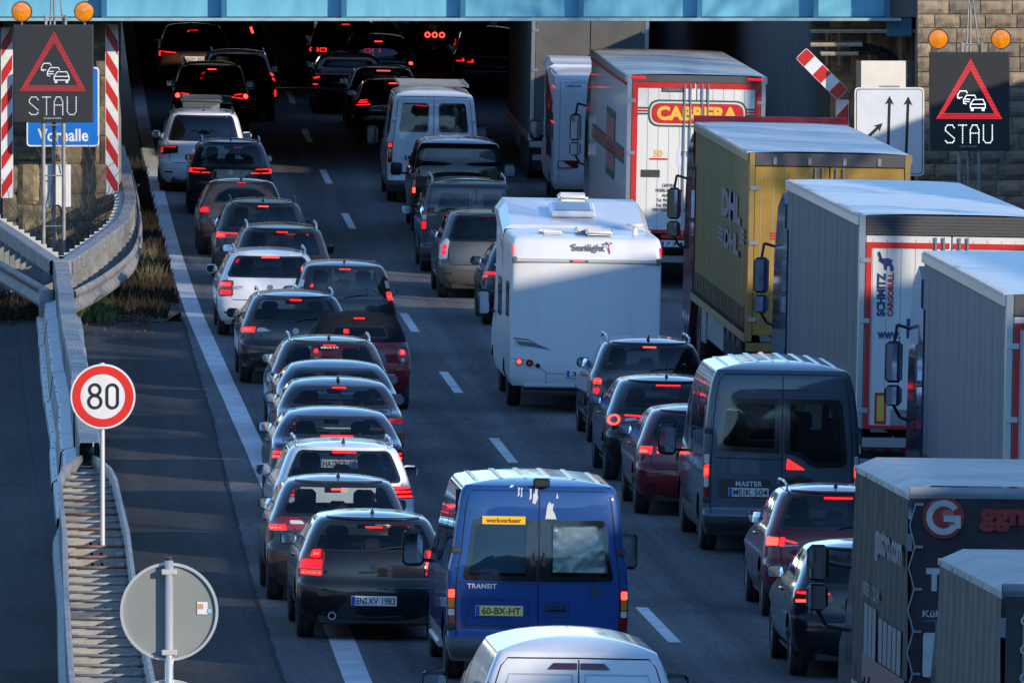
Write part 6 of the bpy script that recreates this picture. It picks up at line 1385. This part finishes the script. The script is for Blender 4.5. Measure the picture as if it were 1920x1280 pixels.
def trailer(name, label, u, Y, L, W, H, z0, curtain, doorm, roofm, colcab, frame=None, tape=True, rip=.012, teeth=True, doors=True, header=.22, truck_gap=.7, wz=1.0, roof_sag=.0, rear_lights='round', yaw=0, mz=2.35, cabtop=3.75, plain=False):
    e = thing_on_road(name, label, 'lorry', u, Y, yaw, TG); h = W / 2; r = random.Random(int(Y))
    frame = frame or alu
    # left and right walls: curtain with vertical folds
    for sg in (-1, 1):
        rows = []
        for j in range(8):
            z = z0 + (H - .16 - z0) * j / 7; k = math.sin(math.pi * j / 7)
            rows.append([(sg * (h - .012 + rip * (math.sin(i * 1.9) * .6 + math.sin(i * .73 + 1) * .7) * (.35 + .65 * k)), L * i / 110, z) for i in range(111)])
        MB().grid(rows).build('side_curtain', curtain, e, True)
        MB().box(sg * h - .03, sg * h + .03, 0, L, H - .18, H - .04, .01).build('top_rail', frame, e); MB().box(sg * h - .03, sg * h + .03, .0, L, z0 - .12, z0 + .02, .01).build('bottom_rail', frame, e)
    MB().box(-h + .03, h - .03, L - .05, L - .01, z0, H - .05).build('front_wall', doorm, e)
    rows = []
    for i in range(41):
        y = L * i / 40; rows.append([(x * h, y, H - .035 + .03 * (1 - abs(x) ** 3) - roof_sag * math.sin(math.pi * y / L) * (1 - x * x) + .012 * math.sin(i * 1.55) * (1 - x * x)) for x in np.linspace(-1, 1, 13)])
    MB().grid(rows).build('roof', roofm, e, True)
    if teeth:
        th = MB()
        for k in range(int(L / .34)): th.box(-h - .035, -h + .06, .1 + k * .34, .28 + k * .34, H - .075, H - .015, .01)
        th.build('roof_lacing', M('lacing', (.42, .43, .44), .6), e)['kind'] = 'stuff'
    bk = MB()
    for k in range(int(L / .42)):
        y = .3 + k * .42; bk.beam((-h - .018, y, z0 + .42), (-h - .018, y + .03, z0 - .08), .012, .045, (0, 1, 0)); bk.box(-h - .04, -h - .01, y - .025, y + .05, z0 + .02, z0 + .10)
    if rip > 0: bk.build('curtain_strap', M('strap_dark', (.025, .026, .028), .7), e)['kind'] = 'stuff'
    # rear
    MB().box(-h, -h + .09, -.03, .10, z0 - .10, H - .03, .01).build('corner_post', frame, e); MB().box(h - .09, h, -.03, .10, z0 - .10, H - .03, .01).build('corner_post', frame, e)
    MB().box(-h + .09, h - .09, -.03, .10, H - header, H - .03, .01).build('rear_header', M('header_dark', (.06, .06, .065), .6) if not frame == whitep else frame, e)
    for sg in (-1, 1):
        x0, x1 = (-h + .095, -.008) if sg < 0 else (.008, h - .095)
        d = MB().box(x0, x1, -.015, .03, z0, H - header - .01, .008).build('rear_door', doorm, e)
        for k in range(0 if plain else 6 if doors else 3):
            x = x0 + (x1 - x0) * (k + .5) / (6 if doors else 3); MB().box(x - .004, x + .004, -.019, -.014, z0 + .05, H - header - .06).build('door_rib', M('door_line', (.30, .30, .30), .5), d)
        for x in (() if plain else (-.11, -.22) if sg < 0 else (.11, .22)): MB().bar((x, -.045, z0 - .05), (x, -.045, H - header - .02), .016, 8).build('lock_bar', alu, d)
        for z in (z0 + .25, (z0 + H) / 2, H - header - .35):
            xx = -h + .02 if sg < 0 else h - .16; MB().box(xx, xx + .14, -.045, -.03, z - .035, z + .035, .006).build('hinge', alu, d)
    MB().box(-h, h, -.02, .12, z0 - .26, z0 - .12, .01).build('rear_sill', frame, e)
    MB().box(-h + .08, h - .08, .05, .15, wz * .5, wz * .5 + .13, .01).build('underrun_bar', steel_dk, e)
    for sg in (-1, 1):
        lb = MB().box(sg * .82 - .33, sg * .82 + .33, .0, .10, .74, .92, .01).build('light_cluster', darkm, e)
        for k in range(3): MB().disc((sg * .82 - .21 + k * .21, -.006, .83), .08, 18, thick=.01).build('tail_light', LENS, lb); MB().disc((sg * .82 - .21 + k * .21, -.010, .82), .028, 12).build('lit_segment', LITH if k < 2 else LITD, lb)
        MB().box(sg * (h - .36) - .22, sg * (h - .36) + .22, .9, .93, .25, .95).build('mudflap', blackr, e)
    MB().box(-.55, .55, .2, L - 1.2, .82, z0 - .12).build('frame_rails', blackm, e)
    wheels_big(e, W, (2.3, 3.6, 4.9) if L > 10 else (2.0,))
    sk = MB().box(-h + .05, -h + .09, 6.2, L - 3.4, .5, z0 - .1, .01)
    sk.build('side_guard', steel_dk, e)
    if colcab is not None:
        cab(e, L + truck_gap, colcab, 2.5, cabtop, mz); wheels_big(e, W, (L - 1.5, L + truck_gap + 1.2))
        bx = MB().box(-h + .02, -h + .05, L - 3.3, L - 2.3, .42, 1.0).build('tool_box', alu, e)
    return e
roof_w = M('roof_sheet_white', (.62, .64, .66), .38, var=(.52, .54, .56), vscale=1.5, bmp=.08, bdist=.02)
roof_g = M('roof_sheet_grey', (.40, .42, .43), .45, var=(.50, .52, .53), vscale=1.6, sx=(1, 4, 1), bmp=.15, bdist=.02)
wd = M('door_white', (.62, .62, .60), .45, var=(.46, .455, .44), vscale=2.2, sx=(1, 1, .14), lo=.42, hi=.8)
def rtape(e, h, z0, z1, y=-.036, m=redp, w=.075, right=True):
    q = MB().box(-h + .10, -h + .10 + w, y, y + .006, z0, z1).box(-h + .10 + w, -.03, y, y + .006, z1 - w, z1)
    if right: q.box(h - .10 - w, h - .10, y, y + .006, z0, z1).box(.03, h - .10 - w, y, y + .006, z1 - w, z1)
    q.box(-h + .10 + w, h - .10 - w, y, y + .006, z0, z0 + w * .7); q.build('red_border', m, e)
# refrigerated trailer
fw = M('fridge_white', (.66, .66, .65), .30, coat=.3, var=(.52, .52, .50), vscale=2.0, sx=(1, 1, .14), lo=.45, hi=.85)
e = trailer('articulated_lorry', 'big white refrigerated trailer with CABRERA lettering and red border', 5.78, 225.0, 13.6, 2.6, 4.05, 1.05, fw, fw, M('fridge_roof', (.60, .62, .65), .28, coat=.3), P_WHITE, rip=.0, teeth=False, header=.17, cabtop=3.5)
rtape(e, 1.3, 1.05, 3.88, w=.10)
grn = M('decal_green', (.015, .10, .055), .45); yel = M('decal_yellow', (.72, .42, .05), .45)
rp = rpoly([(-.80, 3.10), (1.0, 3.10), (1.0, 3.50), (-.80, 3.50)], .18, 8)
MB().plate([(x * 1.0, z) for x, z in rpoly([(-.90, 3.05), (.95, 3.05), (.95, 3.56), (-.90, 3.56)], .22, 8)], -.022, .004).build('logo_border', grn, e)
MB().plate(rpoly([(-.87, 3.085), (.92, 3.085), (.92, 3.525), (-.87, 3.525)], .20, 8), -.027, .004).build('logo_gap', wd, e)
MB().plate(rpoly([(-.84, 3.115), (.89, 3.115), (.89, 3.495), (-.84, 3.495)], .18, 8), -.032, .004).build('logo_panel', redp, e)
text('CABRERA', yel, e, (.02, -.040, 3.305), w=1.52, h=.27, bold=.05)
for z, m_ in ((3.40, grn), (3.345, redp), (3.29, grn)): MB().box(-1.11, -.88, -.024, -.018, z - .016, z + .016).box(.94, 1.11, -.024, -.018, z - .016, z + .016).build('logo_stripe', m_, e)
tb = MB().box(-.66, -.24, -.024, -.016, 3.70, 3.80, .004).build('maker_plate', darkm, e); text('CHEREAU', alu, tb, (-.45, -.028, 3.75), w=.36, bold=.03)
text('50', yel, e, (-.70, -.024, 2.55), w=.17, bold=.03); MB().box(-.86, -.52, -.026, -.02, 2.43, 2.46).build('ribbon', redp, e)
text('IFS', darkm, e, (-.20, -.024, 2.55), w=.14, bold=.02)
MB().box(-.34, -.16, -.022, -.018, 2.32, 2.62).build('cert_label', M('label_pale', (.55, .60, .66), .5), e)
MB().box(-1.02, -.66, -.026, -.016, 2.10, 2.24, .004).build('recess_plate', darkm, e)
for i, (s_, w_) in enumerate((('CENTRAL', .27), ('HUERCAL-OVERA', .50), ('ALMERIA', .27), ('Tel. 950 61 60 60', .46), ('Fax. 950 61 61 60', .46), ('WWW.TRANSPORTESCABRERA', .62))): text(s_, darkm, e, (-.48, -.024, 1.95 - i * .092), w=w_, h=.062, bold=.02)
for sx in (-1.1, 1.1): MB().box(sx - .14, sx + .14, -.045, -.03, 3.945, 3.985).build('marker_lamp', LITD, e)
plate(e, '7341', (-.35, -.08, .86), 'E'); MB().box(-.62, -.10, -.06, -.05, .96, 1.03).build('red_plate', redp, e)
for (y0, y1, z0_, z1_, m_) in ((1.0, 12.5, 2.52, 2.60, grn), (1.0, 12.5, 2.40, 2.50, redp), (1.0, 12.5, 2.30, 2.38, grn), (4.2, 7.2, 2.0, 3.0, M('decal_red_faded', (.42, .12, .12), .45)), (4.2, 7.2, 1.85, 2.0, grn), (4.2, 7.2, 3.0, 3.15, grn)):
    MB().box(-1.306, -1.302, y0, y1, z0_, z1_).build('side_decal', m_, e)
MB().box(-1.312, -1.305, .1, 13.5, 3.80, 3.86).build('side_stripe', redp, e)
# yellow trailer
yc = M('curtain_yellow', (.17, .12, .045), .65, spec=.15, var=(.16, .105, .03), vscale=1.2, sx=(1, .3, 1)); yd = M('door_yellow', (.36, .215, .025), .5, var=(.25, .15, .02), vscale=1.5)
e = trailer('articulated_lorry', 'yellow curtain-sided trailer with faded purple lettering on its flank', 5.72, 189.5, 13.6, 2.55, 4.02, 1.10, yc, yd, roof_g, P_RED, frame=M('frame_yellow', (.27, .18, .05), .5, var=(.21, .14, .04), vscale=4), rip=.022, header=.24, roof_sag=.05, mz=2.5)
prp = M('decal_faded_purple', (.15, .085, .13), .6)
text('DHL', prp, e, (-1.298, 3.8, 2.98), w=4.6, h=.46, rot=LEFT, bold=.06); 
for k in range(3): MB().box(-1.298, -1.294, 5.6, 6.8, 2.32 + k * .09, 2.37 + k * .09).box(-1.298, -1.294, .5, 1.5, 2.50 + k * .09, 2.55 + k * .09).build('speed_line', prp, e)
text('DHL', prp, e, (-1.298, 3.6, 2.42), w=3.6, h=.34, rot=LEFT, bold=.06)
for k in range(3): MB().box(-.92, .3, -.024, -.018, 2.62 + k * .045, 2.645 + k * .045).build('door_stripe', redp, e)
text('DHL', redp, e, (.0, -.024, 2.85), w=1.0, h=.30, bold=.06)
MB().box(-.78, -.30, -.026, -.018, 1.60, 1.78, .003).build('blue_notice', plateb, e)
MB().box(-.84, -.18, -.026, -.018, 1.34, 1.58, .003).build('red_notice', redp, e); MB().box(-.77, -.25, -.031, -.025, 1.40, 1.52).build('notice_centre', yel, e)
for k in range(4): MB().box(-.9 + k * .55, -.84 + k * .55, -.05, -.03, 3.80, 3.92, .006).build('latch', steel_dk, e)
MB().box(-1.3, 1.3, 13.7, 13.74, 3.4, 4.10).build('wind_deflector', P_RED, e)
# grey trailer with red border
gc = M('curtain_grey', (.095, .098, .105), .65, spec=.15, var=(.135, .138, .145), vscale=2.2, sx=(1, 1.2, .12)); 
e = trailer('articulated_lorry', 'grey curtain-sided trailer with red bordered rear and elephant emblem', 5.56, 165.0, 13.6, 2.55, 4.02, 1.05, gc, wd, roof_w, paint('paint_cab_blue', (.012, .03, .10), .3, .35, .1), rip=.017, header=.30, mz=2.45)
rtape(e, 1.275, 1.05, 3.62, w=.075)
for k in range(5): MB().box(-1.18, 1.18, -.036, -.03, 3.76 + k * .045, 3.775 + k * .045).build('header_rib', darkm, e)
bl2 = M('decal_blue', (.01, .035, .14), .45)
text('SCHMITZ', bl2, e, (-.96, -.024, 2.90), w=.60, h=.12, bold=.05, spin=90); text('CARGOBULL', M('decal_red_dk', (.34, .02, .03), .45), e, (-.83, -.024, 2.90), w=.60, h=.085, bold=.045, spin=90)
ep = [(-.62, 2.86), (-.56, 2.86), (-.56, 2.94), (-.60, 3.0), (-.58, 3.06), (-.66, 3.10), (-.74, 3.09), (-.80, 3.10), (-.85, 3.14), (-.86, 3.20), (-.82, 3.22), (-.83, 3.18), (-.815, 3.145), (-.84, 3.05), (-.78, 3.0), (-.74, 2.98), (-.73, 2.88), (-.68, 2.88), (-.68, 2.95), (-.62, 2.95)]
MB().plate([((x + .7) * .75 - .90, (z - 3.04) * .75 + 3.36) for x, z in ep], -.024, .004).build('elephant_emblem', bl2, e)
text('www.', bl2, e, (-.84, -.024, 2.34), w=.32, h=.10, bold=.035); text('E', bl2, e, (-.50, -.024, 2.44), w=.20, h=.27, bold=.06)
MB().box(-1.02, -.86, -.026, -.018, 1.12, 1.55).build('reflector_board', redp, e); MB().box(-.99, -.89, -.031, -.025, 1.16, 1.51).build('reflector_board_centre', yel, e); MB().box(-.80, -.52, -.026, -.018, 1.10, 1.32).build('vent_plate', steel_dk, e)
# next grey trailer
gc2 = M('curtain_lilac_grey', (.125, .122, .14), .65, spec=.15, var=(.165, .16, .18), vscale=2.2, sx=(1, 1.2, .12))
e = trailer('articulated_lorry', 'pale grey trailer cut off by the right picture edge behind the dark tarpaulin truck', 5.18, 139.2, 13.6, 2.55, 4.02, 1.05, gc2, wd, roof_w, paint('paint_cab_blue'), rip=.016, header=.28, mz=2.45, yaw=-1.0)
rtape(e, 1.275, 1.05, 3.66, w=.07); text('r', redp, e, (-.98, -.024, 3.45), w=.14, h=.26, bold=.06)
# trailer in the underpass
e = trailer('articulated_lorry', 'dull grey box trailer standing in the shade under the bridge', 5.75, 265.0, 12.0, 2.6, 3.95, 1.05, M('box_grey', (.085, .083, .078), .7, spec=.15, var=(.11, .108, .10), vscale=1.2), M('box_grey'), roof_g, None, rip=0, teeth=False, plain=True)

def tarp_truck(name, label, u, Y, W, H, Lb, col, roofm, colcab):
    e = thing_on_road(name, label, 'truck', u, Y, .6, 'tarpaulin trucks at the right edge'); h = W / 2; r = random.Random(int(Y * 10))
    z0 = .95
    rows = []
    for j in range(12):
        z = z0 + (H - .12 - z0) * j / 11; rows.append([(-h + .012 * math.sin(i * 1.3 + j * .5) + .010 * math.sin(i * 3.1) * (j / 11) ** 2 - (.03 * math.sin(i * 2.2) if j == 0 else 0), .03 + (Lb - .03) * i / 50, z) for i in range(51)])
    MB().grid(rows).build('left_tarpaulin', col, e, True); MB().box(h - .02, h, 0, Lb, z0, H - .1).build('right_tarpaulin', col, e)
    rows = [[(-h + .03 + (W - .06) * i / 30, .012 * math.sin(i * .9 + j * .3) - .008 * math.cos(j * 1.1), z0 + (H - .12 - z0) * j / 11) for i in range(31)] for j in range(12)]
    MB().grid(rows).build('rear_tarpaulin', col, e, True)
    rows = [[(x * h * 1.015, -.02 + (Lb + .04) * i / 20, H - .02 - .02 * math.sin(math.pi * i / 20 * 2) ** 2 * (1 - x * x) - (.10 if abs(x) > .99 else 0)) for x in list(np.linspace(-1, 1, 11))] for i in range(21)]
    rows = [[(q[0], q[1], q[2]) for q in row] for row in rows]
    MB().grid(rows).box(-h * 1.012, h * 1.012, -.03, -.0, H - .14, H - .035, .01).build('roof_tarpaulin', roofm, e, True)
    MB().box(-h * 1.012, -h * 1.0, 0, Lb, H - .16, H - .10).build('roof_hem', roofm, e)
    MB().box(-h, h, 0, Lb, z0 - .14, z0 - .005, .01).build('bed', steel_dk, e)
    MB().box(-h + .1, h - .1, .1, .2, .45, .60, .01).build('underrun_bar', steel_dk, e); MB().box(-.5, .5, .2, Lb + 1.5, .5, .8).build('chassis', blackm, e)
    wheels_big(e, W - .1, (1.3, Lb + 1.6), .37)
    q = MB(); y0 = Lb + .15; hc = 1.0; prof = [(y0, .5), (y0, 2.2), (y0 + .4, 2.35), (y0 + 1.0, 2.25), (y0 + 1.6, 1.4), (y0 + 2.2, 1.15), (y0 + 2.35, .5)]; n = len(prof)
    q.add([(-hc, y, z) for y, z in prof] + [(hc, y, z) for y, z in prof], [tuple(range(n)), tuple(range(n, 2 * n))[::-1]] + [(i, n + i, n + (i + 1) % n, (i + 1) % n) for i in range(n)]); q.build('cab', colcab, e)
    for sg in (-1, 1):
        lb = MB().box(sg * .8 - .25, sg * .8 + .25, .05, .12, .62, .76, .01).build('light_cluster', LENS, e)
    return e, y0
tg = M('tarpaulin_dark', (.034, .029, .034), .65, spec=.12, var=(.058, .050, .056), vscale=2.2, bmp=.1, bdist=.02)
e, y0 = tarp_truck('tarpaulin_truck', 'dark tarpaulin truck with red globe G emblem and Kühlung lettering', 1.58, 113.0, 2.2, 3.15, 5.3, tg, M('tarpaulin_roof', (.22, .23, .24), .5, var=(.34, .35, .36), vscale=1.5), P_BLACK)
tmirror(e, -1.32, y0 + 1.3, 2.0, (.22, .36), (-.95, 1.95))
rdk = M('print_red', (.30, .02, .015), .5, var=(.22, .018, .014), vscale=4); gw = M('print_grey_white', (.46, .47, .47), .55, var=(.36, .37, .37), vscale=6); fade = M('print_faded_grey', (.13, .135, .16), .6, var=(.10, .10, .12), vscale=3)
MB().disc((-.78, -.024, 2.83), .20, 40, thick=.006).build('globe_emblem', rdk, e)
for k, (x, z, a, c_) in enumerate(((-.86, 2.95, .05, .03), (-.74, 2.87, .06, .03), (-.68, 2.77, .05, .05))): MB().plate(ell(x, z, a, c_), -.030, .004).build('continent', M('print_pale_red', (.40, .12, .09), .5), e)
gl_ = MB(); pts = []
for k in range(25): t = R(35 + k * 12.0); pts.append((t, ))
inn = [(-.78 + .105 * math.cos(t[0]), 2.83 + .105 * math.sin(t[0])) for t in pts]; out = [(-.78 + .165 * math.cos(t[0]), 2.83 + .165 * math.sin(t[0])) for t in pts]
gl_.add([(x, -.036, z) for x, z in inn] + [(x, -.036, z) for x, z in out], [(i, i + 1, 26 + i, 25 + i) for i in range(24)]); gl_.box(-.78, -.615, -.038, -.034, 2.79, 2.85).box(-.675, -.615, -.0375, -.0345, 2.73, 2.82); gl_.build('emblem_letter', gw, e)
text('ggm', rdk, e, (-.18, -.024, 2.81), w=.52, h=.22, bold=.05); text('gastro', gw, e, (.52, -.024, 2.81), w=.80, h=.22, bold=.04)
text('Te', gw, e, (-.80, -.024, 2.24), w=.27, h=.22, bold=.06); text('Kühlung', gw, e, (-.78, -.024, 1.91), w=.36, h=.085, bold=.02); text('refrigeration', fade, e, (-.80, -.024, 1.85), w=.28, h=.045)
MB().plate(rpoly([(-.95, 1.32), (-.45, 1.32), (-.45, 1.74), (-.95, 1.74)], .03), -.024, .004).build('white_print', gw, e)
MB().box(-1.06, 1.06, -.022, -.016, .98, 1.26).build('red_band', rdk, e)
MB().box(-1.118, -1.112, .05, 4.1, .97, 1.28).build('red_band', M('print_red_faded', (.13, .03, .045), .55), e)
text('gastro.com', fade, e, (-1.125, 1.7, 2.42), w=2.6, h=.36, rot=LEFT, bold=.04); text('05951 / 22 4', fade, e, (-1.125, 3.3, 1.92), w=1.5, h=.14, rot=LEFT, bold=.03)
for k in range(5): MB().box(-1.126, -1.120, .35 + k * .44, .70 + k * .44, 1.30, 1.72).build('cabinet_print', fade, e)
for k in range(3): MB().box(-1.126, -1.120, 2.75 + k * .40, 3.08 + k * .40, 1.28, 1.78).build('cabinet_print', fade, e)
z = MB(); zz = [(-1.10 if k % 2 else -1.045, -.03, 2.95 - k * .2) for k in range(11)]; z.tube(zz, .007, 5); z.build('lacing_cord', M('cord_pale', (.26, .26, .27), .7), e)
hk = MB()
for k in range(0, 11, 2): hk.box(-1.05, -.97, -.035, -.02, 2.95 - k * .2 - .012, 2.95 - k * .2 + .012)
hk.build('cord_hook', steel_dk, e)
bk = MB(); r = random.Random(3)
for k in range(9): y = .15 + k * .45; bk.tube([(-1.12, y, 1.05 + r.uniform(0, .05)), (-1.135, y + .12, .92), (-1.12, y + .2, 1.0), (-1.13, y + .28, .90)], .010, 4)
bk.build('hanging_rope', blackr, e)
e, y0 = tarp_truck('tarpaulin_truck', 'plain dark tarpaulin truck at the lower right corner', 1.16, 99.9, 2.2, 3.0, 5.0, M('tarpaulin_grey', (.040, .041, .045), .6, spec=.2, var=(.062, .063, .067), vscale=2.0, bmp=.1, bdist=.02), M('tarpaulin_roof2', (.16, .165, .175), .5, var=(.26, .265, .27), vscale=1.5), P_BLACK)
st2 = MB().box(-.93, -.89, -.045, -.02, 1.4, 2.72, .006); st2.build('closing_bar', steel, e)
for k in range(6): MB().disc((-.91, -.05, 2.66 - k * .24), .042, 16, r0=.026, thick=.012).build('closing_ring', alu, e)
# a dark van with three ring lights far inside
e, S = van('panel_van', 'dark van with three glowing ring lights far inside the underpass', 4.55, 316.0, P_BLACK, 5.0, 1.95, 2.1, seats=False)
for k in range(3): MB().disc((-.68 + k * .19, -.06, .98), .075, 20, r0=.045, thick=.02).build('ring_light', LITH, e)
